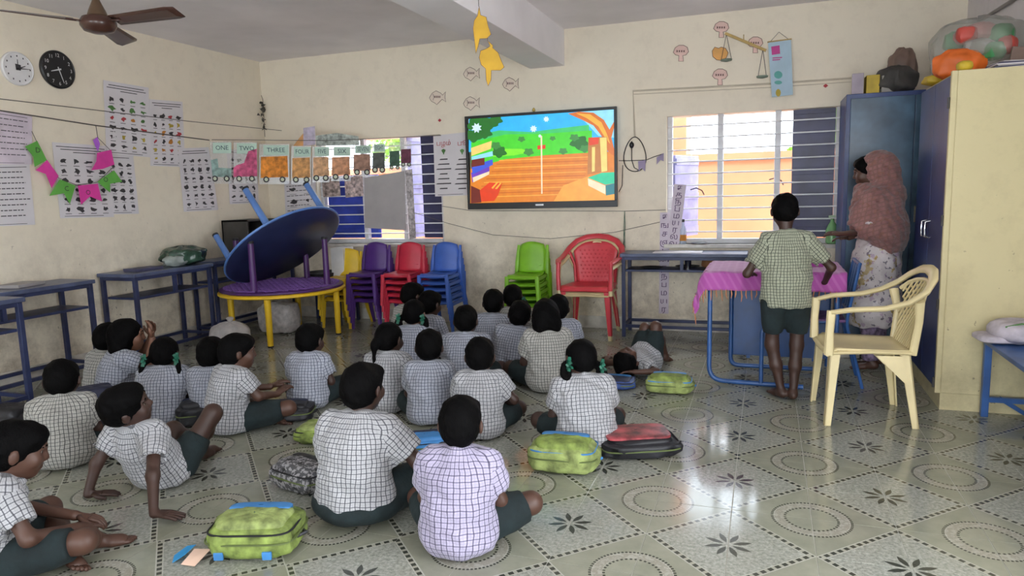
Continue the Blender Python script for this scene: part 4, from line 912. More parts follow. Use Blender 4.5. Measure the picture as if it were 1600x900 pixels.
Q = [ecap((0, 0, .95), (0, .0, 1.2), (1, 0, 0), .145, .135, .11, .08, k=.05), ecap((0, 0, .80), (0, 0, .95), (1, 0, 0), .175, .145, .14, .11, k=.06), ecap((0, 0, .42), (0, 0, .80), (1, 0, 0), .215, .175, .18, .14, k=.06), cap((-.12, 0, 1.215), (.12, 0, 1.215), .052, k=.04)]
for sg in (-1, 1): Q.append(cone((sg*.125, 0, 1.21), (sg*.195, .02, 1.03), .052, .058, k=.03))
Q.append(half((0, 0, .33), (0, 0, 1))); vs, fs = skin_of(Q, .0095, .006, 40., 3); mesh_obj('dress', vs, fs, dress_material(), tb_)
Q = []
for sg in (-1, 1): Q.append(cone((sg*.085, 0, .09), (sg*.085, 0, .55), .055, .09, k=.03))
vs, fs = skin_of(Q, .0095, .003, 40., 4); mesh_obj('trousers', vs, fs, M('purple_print_trousers', (.22, .16, .26), .85, .5, 30), tb_)
hq = V(0, .05+.045, 1.405); Rh = rotm((0, 0, 1), 10)
Q = [ell((0, .014, 1.432), (.106, .122, .110), k=.03), cap((0, -.02, 1.42), (0, -.06, 1.24), .085, .098, k=.05), ecap((0, -.03, 1.20), (0, -.05, .98), (1, 0, 0), .185, .20, .115, .13, k=.05),
     ecap((0, -.06, 1.0), (.02, -.07, .86), (1, 0, 0), .20, .14, .12, .09, k=.06), cap((-.15, .02, 1.22), (.15, .03, 1.22), .075, k=.05), ecap((-.06, .10, 1.27), (-.10, .12, 1.02), (1, 0, 0), .10, .09, .05, .045, k=.05),
     ecap((-.15, .03, 1.18), (-.20, .05, 1.0), (0, 1, 0), .09, .09, .06, .06, k=.05), cap((.16, .0, 1.2), (.20, .01, 1.02), .075, .07, k=.05),
     ell((-.02, .165, 1.395), (.11, .118, .135), Rh, op='s', k=.012), cap((-.20, .11, 1.0), (-.1, .26, .97), .05, .05, op='s', k=.01), half((0, 0, .82), (0, .2, 1))]
vs, fs = skin_of(Q, .0085, .0055, 62., 6); mesh_obj('shawl', vs, fs, shawl_material(), tb_)
# ============================================================ THINGS ON THE WALLS, CEILING AND STRINGS
def PP(x, y, p0, n): d = ray(x, y); n = np.array(n, float); return CAM+d*((np.array(p0)-CAM)@n)/(d@n)
EXB, EXL, EZ = V(1, 0, 0), V(0, 1, 0), V(0, 0, 1)
M_BLACK = M('black_plastic', (.012, .012, .014), .35, .1); M_PAPER = M('white_paper', (.72, .68, .70), .7, .05, 3); M_INK = M('dark_print', (.05, .045, .05), .8, .1)
M_INKR = M('red_print', (.45, .05, .06), .8, .1); M_INKG = M('green_print', (.10, .24, .07), .8, .2); M_INKO = M('orange_print', (.60, .24, .04), .8, .2); M_INKY = M('ochre_print', (.50, .38, .06), .8, .2)
M_STR = M('dark_string', (.10, .085, .08), .8); M_WHITE = M('white_plastic', (.72, .70, .70), .4, .04)
# ---- ceiling fan
FC = V(-3.87, .28, 2.44); t = thing('ceiling_fan', 'brown three-blade ceiling fan hanging at the top left', 'fan', FC+[0, 0, .36]); M_FAN = M('brown_enamel', (.07, .03, .022), .25, .1)
q = MB(); q.lathe([(.03, .355), (.055, .35), (.06, .33), (.02, .27)], 20, FC); q.build('canopy', M_FAN, t, smooth=True)
q = MB(); q.tube([FC+[0, 0, .28], FC+[0, 0, .05]], .012, 10); q.build('rod', M_FAN, t, smooth=True)
q = MB(); q.lathe([(.018, .16), (.03, .13), (.05, .085), (.058, .06), (.05, .045)], 24, FC); q.build('bell', M('bronze_bell', (.16, .10, .06), .3, .1, metal=.4), t, smooth=True)
q = MB(); q.lathe([(.03, .055), (.09, .045), (.105, .02), (.105, -.005), (.085, -.035), (.04, -.05), (.01, -.052)], 32, FC); q.build('motor', M_FAN, t, smooth=True)
for a in (2, 122, 242):
    R = rotm((0, 0, 1), a); q = MB()
    q.grid(lambda u, v: FC+R @ V(.13+.50*u, (v-.5)*(.095+.045*u)*(1 if u < .97 else .7), .018-(v-.5)*.035), 10, 5); bl = q.build('blade', M_FAN, t, smooth=True, sol=.004)
    q = MB(); q.beam(FC+R @ V(.085, 0, .015), FC+R @ V(.18, 0, .016), .035, .006); q.build('blade_bracket', M_FAN, bl)
# ---- clocks
def clock(label, c, r, face, ink, hour=None, minute=None, numerals=True):
    t = thing('wall_clock', label, 'clock', c); c = np.array(c); RW = np.array([[0, 0, 1.], [1, 0, 0], [0, 1, 0]])      # local z -> +X (into room)
    q = MB(); q.lathe([(r*.97, 0), (r, .008), (r, .022), (r*.93, .03), (r*.90, .024)], 48, c, 0, RW); q.build('rim', face, t, smooth=True)
    q = MB(); q.lathe([(r*.91, .018), (r*.91, .0245)], 48, c, 0, RW); q.build('dial', face, t)
    for k in range(1, 13):
        q = MB(); a = PI/2-k*PI/6; p = c+[.0255, 0, 0]+(EXL*math.cos(a)+EZ*math.sin(a))*r*.74
        if numerals: put_text(q, str(k), r*.26, p, EXL, EZ)
        else: q.prism([p+EXL*x+EZ*z for x, z in ((-.004, -.006), (.004, -.006), (.004, .006), (-.004, .006))], (.0005, 0, 0))
        q.build('numeral' if numerals else 'hour_mark', ink, t, fix=False)
    def hand(a, L, w):
        a = PI/2-a; d = EXL*math.cos(a)+EZ*math.sin(a); s_ = np.cross(d, V(1, 0, 0)); o = c+[.029, 0, 0]
        q = MB(); q.prism([o-d*.02-s_*w, o+d*L-s_*w*.4, o+d*L+s_*w*.4, o-d*.02+s_*w], (.0015, 0, 0)); q.build('hand', ink, t)
    hand(hour, r*.48, .006); hand(minute, r*.72, .004)
    return t
clock('black round wall clock with white numerals and hands', (WXL, .969, 2.372), .145, M_BLACK, M('clock_white_ink', (.7, .7, .7), .5), (8+27/60)*PI/6, 27*PI/30)
tw = clock('white round wall clock cut by the left edge of the photo', (WXL, .645, 2.332), .122, M_WHITE, M_INK, 10*PI/6+2.2, 2*PI*.24, False)
q = MB(); put_text(q, 'I', .06, (WXL+.026, .645, 2.375), EXL, EZ); q.prism([V(WXL+.0256, .645+x, 2.34+z) for x, z in ((-.018, -.02), (.018, -.02), (.022, .02), (-.02, .025))], (.0004, 0, 0)); q.build('printed_hand_emblem', M_INK, tw, fix=False)
# ---- charts
def chart(label, px, wall, rows=0, cols=0, pal=None, head=3, text=0, off=.004, seed=0, size=.34, paper=None, curl=0.0):
    pl = (V(WXL+off, 0, 0), V(1, 0, 0)) if wall == 'L' else (V(0, WY-off, 0), V(0, -1, 0))
    P = [PP(x, y, *pl) for x, y in px]; n = pl[1]; rg = np.random.default_rng(seed); ex = EXL if wall == 'L' else EXB
    t = thing('wall_chart', label, 'chart', (P[2]+P[3])/2)
    at = lambda u, v: (P[0]*(1-u)+P[1]*u)*(1-v)+(P[3]*(1-u)+P[2]*u)*v
    q = MB(); q.grid(lambda u, v: at(u, v)+n*(.0008+.012*curl*max(0, v-.75)**2*16*.3), 5, 9); q.build('sheet', paper or M_PAPER, t, sol=.0012)
    q = MB(); W_ = np.linalg.norm(P[1]-P[0]); H_ = np.linalg.norm(P[3]-P[0]); of = n*.0022
    def quad(u0, v0, u1, v1, m=0): q.add([at(u0, v0)+of, at(u1, v0)+of, at(u1, v1)+of, at(u0, v1)+of], [(0, 1, 2, 3)], m)
    v0 = .03
    for k in range(head):
        a = rg.uniform(.05, .15) if k < 2 else .35; quad(a, .045+.035*k, 1-a*rg.uniform(.6, 1.2), .045+.035*k+.010)
    if rows:
        top = .05+.04*head+.02
        for r in range(rows):
            for c in range(cols):
                u = (c+.5)/cols*.92+.04; v = top+(r+.42)/rows*(.96-top); m = int(pal[(r*cols+c) % len(pal)]) if pal else 0; k = 9; pts = []
                su, sv = size/cols*rg.uniform(.6, 1.25), size/rows*rg.uniform(.6, 1.15)*(.96-top)
                for j in range(k): a = 2*PI*j/k; rr = rg.uniform(.3, 1.15); pts.append(at(u+su*rr*math.cos(a), v+sv*rr*math.sin(a))+of)
                q.add(pts, [tuple(range(k))], m); quad(u-.22/cols, v+.42/rows*(.96-top), u+.22/cols, v+.42/rows*(.96-top)+.008)
    for r in range(text):
        v = .12+.8*r/text; e = rg.uniform(.7, .93); x = .07
        while x < e: w = rg.uniform(.05, .14); quad(x, v, min(x+w, e), v+.016); x += w+.025
    quad(.08, .972, .8, .979); tag(q.build('printing', [M_INK, M_INKR, M_INKG, M_INKO, M_INKY], t, fix=False), kind='stuff')
    return t
chart('vegetable chart on the left wall with red and green pictures', [(161, 125), (232, 137), (236, 246), (166, 240)], 'L', 6, 4, [0, 0, 2, 2, 2, 0, 2, 2, 1, 1, 3, 2, 0, 0, 0, 1, 0, 4, 0, 4, 0, 0, 4, 0], off=.010, seed=1)
chart('fruit chart on the left wall overlapped by the vegetable chart', [(233, 155), (285, 159), (289, 261), (235, 259)], 'L', 6, 4, [0, 0, 1, 0, 0, 0, 4, 4, 4, 3, 0, 1, 1, 0, 3, 4, 4, 3, 1, 4, 4, 0, 0, 0], off=.007, seed=2)
chart('bird chart on the left wall behind the pink and green bunting', [(81, 222), (166, 228), (178, 339), (94, 341)], 'L', 6, 4, [0], off=.010, seed=3)
chart('animal chart on the left wall, half covered by the bird chart', [(150, 240), (208, 243), (217, 334), (160, 335)], 'L', 6, 4, [0], off=.006, seed=4, head=1)
chart('narrow animal chart hanging crooked left of the number cards', [(278, 232), (326, 230), (341, 328), (287, 331)], 'L', 6, 4, [0], off=.008, seed=5, head=2)
chart('small chart with two visible rows below the pink paper car', [(354, 232), (401, 240), (404, 317), (359, 319)], 'L', 5, 4, [0], off=.006, seed=6, head=1)
chart('letter sheet with pale blue border at the left edge', [(-12, 172), (50, 182), (50, 257), (-12, 256)], 'L', text=7, head=1, off=.012, seed=7, paper=M('pinkish_paper', (.70, .60, .68), .7, .12, 5))
chart('ruled word list on the left wall below the letter sheet', [(-10, 257), (46, 256), (55, 351), (-10, 354)], 'L', text=9, head=1, off=.006, seed=8)
chart('chart with a round picture on the back wall behind the tipped table', [(444, 283), (493, 280), (496, 345), (447, 350)], 'B', 3, 2, [0], text=7, off=.006, seed=9, head=0, size=.2)
tm = chart('two-column letter chart hanging left of the television', [(677, 212), (733, 206), (735, 305), (680, 307)], 'B', 0, 2, [0], text=0, head=0, off=.02, seed=10)
q = MB()
for cx, w in ((693, 'பழம்'), (722, 'பூ')):
    p = PY(cx, 224, WY-.0235); put_text(q, w, .065, p, EXB, EZ, 1)
    p = PY(cx, 237, WY-.0235); pts = [p+EXB*.03*math.cos(a)*(.6+.4*math.sin(3*a))+EZ*.028*math.sin(a) for a in np.linspace(0, 2*PI, 11)[:-1]]; q.add(pts, [tuple(range(10))], 2)
    for k in range(7):
        p = PY(cx, 249+k*7.6, WY-.0235); wd = .045+.02*((k*7) % 3); q.add([p+EXB*x+EZ*z for x, z in ((-wd, -.005), (wd, -.005), (wd, .007), (-wd*.8, .006))], [(0, 1, 2, 3)], 0)
tag(q.build('printed_words', [M_INK, M_INKR, M_INKG], tm, fix=False), kind='stuff')
# ---- strings
def string(label, pts, r=.0035, cat='string'):
    q = MB(); q.tube(pts, r, 5); return tag(q.build('string', M_STR, smooth=True), label, cat)
string('thin upper string along the left wall above the charts', [PX(-30, 151, WXL+.02), PX(150, 172, WXL+.025), PX(300, 190, WXL+.02), PY(440, 204, WY-.02)], .003)
string('thick lower string along the left wall across the charts', [PX(-30, 168, WXL+.03), PX(150, 196, WXL+.035), PX(327, 219, WXL+.025)], .005)
string('thin string sagging across the wall below the television', [PY(640, 330, WY-.006), PY(700, 349, WY-.006), PY(770, 367, WY-.006), PY(860, 373, WY-.006), PY(960, 363, WY-.006), PY(1040, 345, WY-.006)], .0025)
string('straight thin wire under the television to the right window', [PY(690, 322, WY-.005), PY(735, 329, WY-.006), PY(975, 330, WY-.006), PY(1040, 328, WY-.005)], .0025)
# ---- bunting
t = thing('bunting', 'pink and green paper bunting with letters in front of the bird chart', 'bunting', PX(120, 320, WXL+.07)); M_PG = M('green_paper', (.13, .42, .07), .7, .1); M_PK = M('pink_paper', (.72, .05, .34), .7, .1); M_PP = M('purple_paper', (.42, .12, .62), .7, .15)
pl = (V(WXL+.07, 0, 0), V(1, 0, 0)); flags = [(M_PG, [(39, 229), (58, 220), (73, 250), (54, 261), (52, 245)], 'D', (59, 235)), (M_PK, [(55, 266), (73, 250), (91, 275), (80, 294), (71, 272)], None, 0), (M_PG, [(77, 306), (93, 280), (118, 290), (109, 319), (100, 302)], 'C', (104, 295)),
         (M_PK, [(121, 290), (152, 287), (159, 315), (140, 307), (126, 320)], 'O', (137, 301)), (M_PG, [(152, 284), (178, 266), (191, 284), (172, 287), (172, 301)], 'O', (165, 281)), (M_PK, [(142, 266), (150, 252), (151, 239), (173, 234), (178, 257), (160, 264)], None, 0), (M_PP, [(145, 219), (152, 214), (156, 225), (153, 237), (149, 229)], None, 0)]
for i, (mt, pts, ch, c) in enumerate(flags):
    q = MB(); o = V(.004*(i % 2), 0, 0); q.prism([PP(x, y, *pl)+o for x, y in pts], (.0015, 0, 0)); fo = q.build('flag', mt, t)
    if ch: q = MB(); put_text(q, ch, .055, PP(*c, *pl)+o+[.0025, 0, 0], EXL, EZ); q.build('letter', M_INK, fo, fix=False)
q = MB(); q.tube([PP(x, y, *pl)-[.002, 0, 0] for x, y in ((50, 205), (58, 222), (73, 251), (92, 278), (120, 289), (152, 285), (176, 262), (174, 236), (153, 215), (150, 196))], .0025, 5); q.build('cord', M_STR, t, smooth=True)
q = MB(); c = PX(178, 211, WXL+.05); q.prism([c+EXL*math.cos(a)*r_+EZ*math.sin(a)*r_ for a, r_ in [(PI/2+k*PI/5, .035 if k % 2 == 0 else .014) for k in range(10)]], (.002, 0, 0)); tag(q.build('paper_star', M_PAPER), 'white paper star above the pink bunting flag', 'star')
# ---- number cards on a string across the corner
LA, LB = V(-5.11, 2.545, 1.925), V(-2.97, 3.345, 1.905); ld = unit(LB-LA); ln = unit(np.cross(ld, EZ)); ln = ln if ln[1] < 0 else -ln
cpl = (LA, ln); string('string of number cards stretched across the corner in front of the left window', [LA, LA*.5+LB*.5+V(0, 0, -.03), LB], .003)
M_CLEAR = M('clear_plastic_sleeve', (.75, .76, .74), .12, .03, alpha=.30)
cards = [('ONE', 328, 362, 221, 287, (.28, .40, .36), 'pale green'), ('TWO', 365, 402, 222, 287, (.60, .10, .22), 'pink'), ('THREE', 405, 452, 225, 288, (.78, .26, .03), 'bright orange'), ('FOUR', 455, 486, 228, 288, (.68, .34, .12), 'pale orange'), ('FIVE', 488, 515, 228, 285, (.66, .38, .20), 'peach'),
         ('SIX', 517, 548, 228, 283, (.62, .30, .16), 'rust'), ('SEVEN', 551, 580, 226, 275, (.36, .20, .14), 'brown'), ('EIGHT', 581, 602, 224, 271, (.09, .10, .09), 'black'), (None, 608, 625, 222, 267, (.05, .11, .07), 'dark green'), (None, 626, 643, 220, 262, (.14, .03, .06), 'maroon')]
M_SKYC = M('pale_green_paper', (.50, .66, .55), .7, .08); M_DARKINK = M('navy_letters', (.02, .05, .08), .7)
for i, (w, x0, x1, y0, y1, col, cn) in enumerate(cards):
    g = lambda u, v, o=0.0: PP(x0+(x1-x0)*u, y0+(y1-y0)*v, *cpl)+ln*o
    lb = f'{cn} paper vehicle card' + (f' reading {w} hanging on the string' if w else ' hanging near the right end of the string')
    t = thing('number_card', lb, 'card', g(.5, 1), 0, 'vehicle number cards')
    q = MB(); q.prism([g(0, 0), g(1, 0), g(1, 1), g(0, 1)], ln*.0015); q.build('sleeve', M_CLEAR, t)
    q = MB()
    if i < 2: poly = [(.0, .62), (.12, .56), (.45, .50), (.62, .22), (.98, .16), (1, .82), (.0, .84)] if i else [(0, .45), (.35, .40), (.40, .62), (1.0, .64), (1.0, .84), (0, .84)]
    else: poly = [(.06, .32), (.94, .30), (.97, .82), (.05, .84)]
    q.prism([g(u, v, .002) for u, v in poly], ln*.001); q.build('vehicle_print', M('card_'+cn.replace(' ', '_'), col, .7, .35, 18), t)
    if w:
        q = MB(); q.prism([g(.14, .03, .002), g(.98, .03, .002), g(.98, .28, .002), g(.14, .28, .002)], ln*.0008); q.build('caption_strip', M_SKYC, t)
        q = MB(); ww = np.linalg.norm(g(1, 0)-g(0, 0)); ex_ = unit(g(1, .15)-g(0, .15)); put_text(q, w, .062, g(.56, .155, .0035), ex_, EZ, 0, min(1.0, ww*.80/(.046*len(w)))); q.build('caption', M_DARKINK, t, fix=False)
    for u in (.24, .78):
        c = g(u, .88, .0035); q = MB(); X_, Y_, Z_ = ld, EZ, ln; Rw = np.stack([np.cross(EZ, ln), EZ, ln], 1); rr = .030 if i < 8 else .02
        q.lathe([(rr, 0), (rr, .002), (rr*.62, .0025)], 18, c, 0, Rw); wh = q.build('wheel', M_INK, t); q = MB(); q.lathe([(rr*.58, .0026), (rr*.5, .0036)], 14, c, 0, Rw); q.build('hub', M('wheel_cream', (.62, .66, .50), .7), wh)
# paper houses chain behind the cards
t = thing('paper_houses', 'row of paper house cut-outs above the number cards', 'paper craft', PP(500, 228, LA-ln*.05, ln)); hpl = (LA-ln*.06, ln)
for pts, mt in (([(474, 200), (492, 197), (493, 226), (474, 228)], M('lilac_paper', (.50, .44, .54), .7, .2, 20)), ([(458, 228), (474, 208), (474, 228)], M('orange_roof_paper', (.72, .36, .14), .7, .2)), ([(493, 212), (526, 208), (560, 213), (562, 227), (494, 228)], M('grey_green_print_paper', (.42, .46, .42), .7, .4, 22))):
    q = MB(); q.prism([PP(x, y, *hpl) for x, y in pts], ln*.002); q.build('house', mt, t)
q = MB(); q.prism([PY(x, y, WY-.03) for x, y in ((503, 282), (530, 275), (532, 306), (505, 308))], (0, .002, 0)); tag(q.build('picture_sheet', M('brown_print_paper', (.46, .36, .33), .7, .5, 26)), 'small brown printed sheet hanging below the orange cards', 'paper')
q = MB(); q.prism([PY(x, y, WY-.03) for x, y in ((538, 280), (566, 272), (568, 306), (540, 309))], (0, .002, 0)); tag(q.build('picture_sheet', M('pink_print_paper', (.56, .44, .42), .7, .45, 30)), 'pale pink printed sheet at the left of the grey board', 'paper')
q = MB(); q.prism([PY(x, y, WY-.06) for x, y in ((569, 278), (632, 267), (634, 360), (570, 356))], (0, .006, 0)); tag(q.build('paper_board', M('grey_card', (.40, .375, .37), .8, .05)), 'blank grey board hanging in front of the left window', 'board')
q = MB(); q.prism([PY(x, y, WY-.045) for x, y in ((633, 266), (644, 264), (650, 372), (640, 375))], (0, .002, 0)); tag(q.build('paper_strip', M('grey_print_strip', (.46, .42, .42), .7, .4, 30)), 'narrow printed strip beside the grey board at the left window', 'paper')
# dried garland in the corner
t = thing('dried_garland', 'dried black leafy garland hanging in the room corner', 'garland', V(-5.09, 3.32, 2.1)); rg = np.random.default_rng(9); q = MB()
for k in range(34):
    z = 2.38-.30*k/34; c = V(-5.09, 3.33, z)+rg.normal(size=3)*[.018, .012, .01]; a = rg.normal(size=3); a /= np.linalg.norm(a); b_ = unit(np.cross(a, rg.normal(size=3))); s_ = rg.uniform(.018, .035); q.add([c-a*s_, c+b_*s_*.5, c+a*s_, c-b_*s_*.5], [(0, 1, 2, 3)])
tag(q.build('dry_leaves', M('dry_leaf', (.09, .08, .065), .9, .4), t, fix=False), kind='stuff'); q = MB(); q.tube([V(-5.13, 3.37, 2.45), V(-5.09, 3.34, 2.4), V(-5.09, 3.33, 2.0)], .003, 5); q.build('stem', M_STR, t)
# ---- fish, birds, trees, apple and scales (paper cut-outs)
M_FISH = M('pinkish_card', (.80, .68, .56), .7, .06); M_OUT = M('brown_outline', (.16, .08, .07), .7)
def cutout(name, label, cat, pts, plane, mt, off=.004, outline=.0022, extra=None, group=None, thick=.002):
    n = plane[1]; P = [PP(x, y, *plane)+n*off for x, y in pts]; t = thing(name, label, cat, np.mean(P, 0), 0, group)
    q = MB(); q.prism(P, n*thick); q.build('card', mt, t)
    if outline: q = MB(); q.tube([p+n*(thick+.001) for p in P], outline, 5, closed=True); q.build('outline', M_OUT, t)
    if extra: q = MB(); extra(q, lambda x, y: PP(x, y, *plane)+n*(off+thick+.0015)); q.build('drawing', M_OUT, t, fix=False)
    return t
BP = (V(0, WY, 0), V(0, -1, 0))
def fish(cx, cy, label):
    k = 1.05; pts = [(-12, 1), (-8, -6), (-2, -9.5), (5, -6), (7.5, -3), (12, -8), (11, 0), (12.5, 7), (7, 3), (3, 7), (-1, 11), (-4, 8.5), (-9, 6)]
    def dr(q, g):
        for i in range(4): x = cx-5+i*2.6; q.add([g(x, cy-2), g(x+1.5, cy-2.4), g(x+1.6, cy+1), g(x+.2, cy+1.2)], [(0, 1, 2, 3)])
        q.tube([g(cx-7, cy-5), g(cx-5.5, cy), g(cx-7, cy+5)], .002, 4)
    cutout('paper_fish', label, 'paper fish', [(cx+x*k, cy+y*k) for x, y in pts], BP, M_FISH, extra=dr, group='paper fish above the television')
fish(737, 115, 'topmost paper fish, left of the hanging yellow bird'); fish(798, 131, 'paper fish to the right of the hanging yellow birds'); fish(684, 152, 'leftmost paper fish on the back wall'); fish(737, 161, 'lowest paper fish, just above the television corner')
YB = (V(0, .80, 0), V(0, -1, 0)); M_YB = M('mustard_card', (.62, .36, .03), .7, .12)
c4 = lambda L: [(640+x/4, y/4) for x, y in L]
b1 = cutout('paper_bird', 'upper yellow paper bird hanging at the beam, beak to the right', 'paper bird', c4([(436, 40), (445, 95), (480, 108), (492, 165), (510, 215), (485, 240), (440, 243), (430, 290), (415, 335), (410, 285), (398, 180), (405, 130), (425, 100)]), YB, M_YB, 0, .0015, group='yellow paper birds')
b2 = cutout('paper_bird', 'lower yellow paper bird hanging below the other, larger body', 'paper bird', c4([(490, 255), (522, 285), (520, 300), (555, 330), (572, 375), (592, 420), (570, 440), (512, 440), (510, 500), (491, 538), (480, 500), (476, 430), (448, 405), (436, 360), (445, 318), (480, 305), (505, 290)]), YB, M_YB, 0, .0015, group='yellow paper birds')
q = MB(); q.tube([PP(748, 10, *YB), PP(748, 9, *YB)*[1, 1, 0]+[0, 0, 2.81]], .002, 4); q.build('thread', M_STR, b1); q = MB(); q.tube([PP(762, 64, *YB), PP(761, 40, *YB)], .002, 4); q.build('thread', M_STR, b2)
M_TREE = M('pink_card', (.78, .54, .47), .7, .1)
def ptree(cx, cy, label):
    pts = [(-3.5, 13), (-3, 4), (-8, 3), (-12, -1), (-9, -8), (-3, -12), (4, -12), (10, -9), (12, -2), (8, 3), (3, 4), (4, 13)]
    def dr(q, g):
        for i in range(4): x = cx-7+i*3.6; q.add([g(x, cy-4), g(x+2, cy-4.6), g(x+2.2, cy-1.5), g(x+.2, cy-1)], [(0, 1, 2, 3)])
    cutout('paper_tree', label, 'paper tree', [(cx+x, cy+y) for x, y in pts], BP, M_TREE, extra=dr, group='pink paper trees')
ptree(1127, 46, 'topmost pink paper tree, above the orange apple'); ptree(1064, 83, 'leftmost pink paper tree on the back wall'); ptree(1180, 70, 'pink paper tree behind the right arm of the balance'); ptree(1125, 120, 'lowest pink paper tree, above the window')
cutout('paper_apple', 'orange paper apple on the left pan of the balance', 'paper apple', [(1113, 80), (1117, 74), (1123, 76), (1127, 74), (1134, 76), (1138, 83), (1135, 91), (1128, 95), (1120, 94), (1114, 89)], BP, M('orange_card', (.78, .40, .12), .7, .12), .012)
t = thing('paper_balance', 'cardboard balance scale with two hanging pans above the window', 'balance', PY(1165, 95, WY-.03)); SP = (V(0, WY-.035, 0), V(0, -1, 0)); g = lambda x, y: PP(x, y, *SP); M_STK = M('straw_stick', (.50, .34, .12), .7, .2); M_PAN = M('green_grey_pan', (.20, .26, .20), .6, .2)
q = MB(); q.beam(g(1133, 52), g(1197, 79), .012, .022); q.build('beam', M_STK, t)
for top, pan, w in (((1135, 53), (1135, 95), 10), ((1192, 77), (1191, 121), 8)):
    q = MB(); c = g(*pan); q.lathe([(.012, -.008), (.045, 0), (.048, .012), (.042, .012)], 20, c); q.build('pan', M_PAN, t, smooth=True)
    for s_ in (-1, 1): q = MB(); q.tube([g(*top), g(pan[0]+s_*w*.8, pan[1]-2)], .0025, 5); q.build('pan_string', M_STR, t)
q = MB(); q.tube([g(1162, 64), g(1162, 54)], .004, 6); q.build('hanger', M_STK, t)
# banner
t = thing('hanging_banner', 'pale blue hanging banner with a pink square emblem above the right window', 'banner', PY(1222, 150, WY-.04)); NP = (V(0, WY-.04, 0), V(0, -1, 0)); g = lambda x, y, o=0: PP(x, y, *NP)+V(0, -o, 0)
q = MB(); q.prism([g(1200, 66), g(1236, 61), g(1239, 148), g(1206, 152)], (0, -.002, 0)); q.build('cloth', M('pale_blue_cloth', (.42, .56, .66), .7, .06), t)
q = MB(); q.prism([g(1205, 73, .003), g(1218, 71, .003), g(1219, 84, .003), g(1206, 86, .003)], (0, -.0005, 0)); q.build('emblem', M('magenta_print', (.52, .06, .26), .7), t)
q = MB()
for cx, cy, rx, ry in ((1216, 117, 6.5, 6), (1216, 129, 6, 3)): q.add([g(cx+rx*math.cos(a), cy+ry*math.sin(a), .003) for a in np.linspace(0, 2*PI, 17)[:-1]], [tuple(range(16))])
q.build('round_prints', M('teal_print', (.12, .38, .34), .7), t, fix=False); q = MB(); q.add([g(1216+4*math.cos(a), 145+6*math.sin(a), .003) for a in np.linspace(0, 2*PI, 13)[:-1]], [tuple(range(12))]); q.build('yellow_print', M_INKY, t, fix=False)
q = MB()
for k in range(2): q.add([g(1207, 90+k*3.2, .003), g(1222-3*k, 89+k*3.2, .003), g(1222-3*k, 90.6+k*3.2, .003), g(1207, 91.6+k*3.2, .003)], [(0, 1, 2, 3)])
q.build('print_lines', M('magenta_print'), t, fix=False)
q = MB(); q.tube([g(1203, 66), g(1217, 50), g(1233, 62)], .002, 5); q.build('cord', M_STR, t); q = MB(); q.tube([g(1199, 66), g(1237, 61)], .006, 6); q.build('top_rod', M_STK, t)
# ---- television
t = thing('television', 'large flat television showing a cartoon landscape on the back wall', 'television', (-1.94, WY, 1.16)); tx0, tx1, tz0, tz1 = -2.69, -1.187, 1.163, 2.07; ty = WY-.075
q = MB(); q.bb((tx0+.04, ty+.02, tz0+.05), (tx1-.04, WY-.02, tz1-.05)); q.build('rear_housing', M_BLACK, t, bevel=.01)
q = MB(); w = .026; bb = .062
for a, b in (((tx0, tz0), (tx1, tz0+bb)), ((tx0, tz1-w), (tx1, tz1)), ((tx0, tz0+bb), (tx0+w, tz1-w)), ((tx1-w, tz0+bb), (tx1, tz1-w))): q.bb((a[0], ty-.012, a[1]), (b[0], ty+.02, b[1]))
q.build('bezel', M_BLACK, t, bevel=.003)
def glow(name, c, e=1.0): 
    mt, tr, b, n = newmat(name); b.inputs['Base Color'].default_value = (.01, .01, .01, 1); b.inputs['Roughness'].default_value = .3
    tc = tr.nodes.new('ShaderNodeTexCoord').outputs['Object']; tr.links.new(n.mix(n.ramp(n.noise(tc, 14, 2), .35, .65), tuple(x*.88 for x in c), c), b.inputs['Emission Color']); b.inputs['Emission Strength'].default_value = e; return mt
sc = {k: glow('screen_'+k, srgb(*v), .78) for k, v in dict(sky=(45, 185, 250), sky2=(150, 225, 255), far=(60, 200, 110), grass=(70, 215, 40), grass2=(130, 240, 40), dark=(25, 110, 30), wood=(225, 130, 30), wood2=(205, 105, 20), wood3=(245, 165, 60), bark=(215, 110, 30), bark2=(250, 180, 60), stump=(190, 120, 50), stumpl=(245, 215, 120), red=(225, 60, 15), teal=(20, 200, 150), teal2=(20, 120, 130), blue=(60, 90, 220), purple=(110, 60, 190), cream=(250, 225, 190), flower=(215, 240, 255), darkr=(110, 30, 20), bush=(60, 140, 60)).items()}
keys = list(sc); q = MB(); sy = ty-.004; layer = [0]
def scr(col, pts, full=True):
    layer[0] += 1; Y = sy-layer[0]*.00012; P = []
    for x, y in pts:
        p = PY(640+x/4, 150+y/4, sy); P.append((min(max(p[0], tx0+w), tx1-w), Y, min(max(p[2], tz0+bb), tz1-w)))
    q.add(P, [tuple(range(len(P)))], keys.index(col))
scr('sky', [(370, 130), (1300, 60), (1310, 350), (370, 350)]); scr('sky2', [(1040, 100), (1300, 80), (1300, 260), (1180, 250)]); scr('far', [(390, 250), (560, 215), (760, 225), (950, 200), (1120, 180), (1130, 300), (390, 320)])
scr('grass', [(385, 290), (600, 240), (850, 235), (1140, 215), (1140, 400), (385, 420)]); scr('grass2', [(520, 330), (700, 330), (760, 350), (650, 372), (520, 380)])
scr('wood', [(380, 455), (600, 395), (850, 370), (1300, 345), (1310, 660), (380, 680)])
for k in range(11): yy = 400+k*23; scr('wood2' if k % 2 else 'wood3', [(560-k*16, yy), (1120-k*5, yy-22), (1125-k*5, yy-16), (560-k*16, yy+7)])
scr('wood3', [(960, 560), (1120, 500), (1300, 600), (1300, 650), (900, 660)])
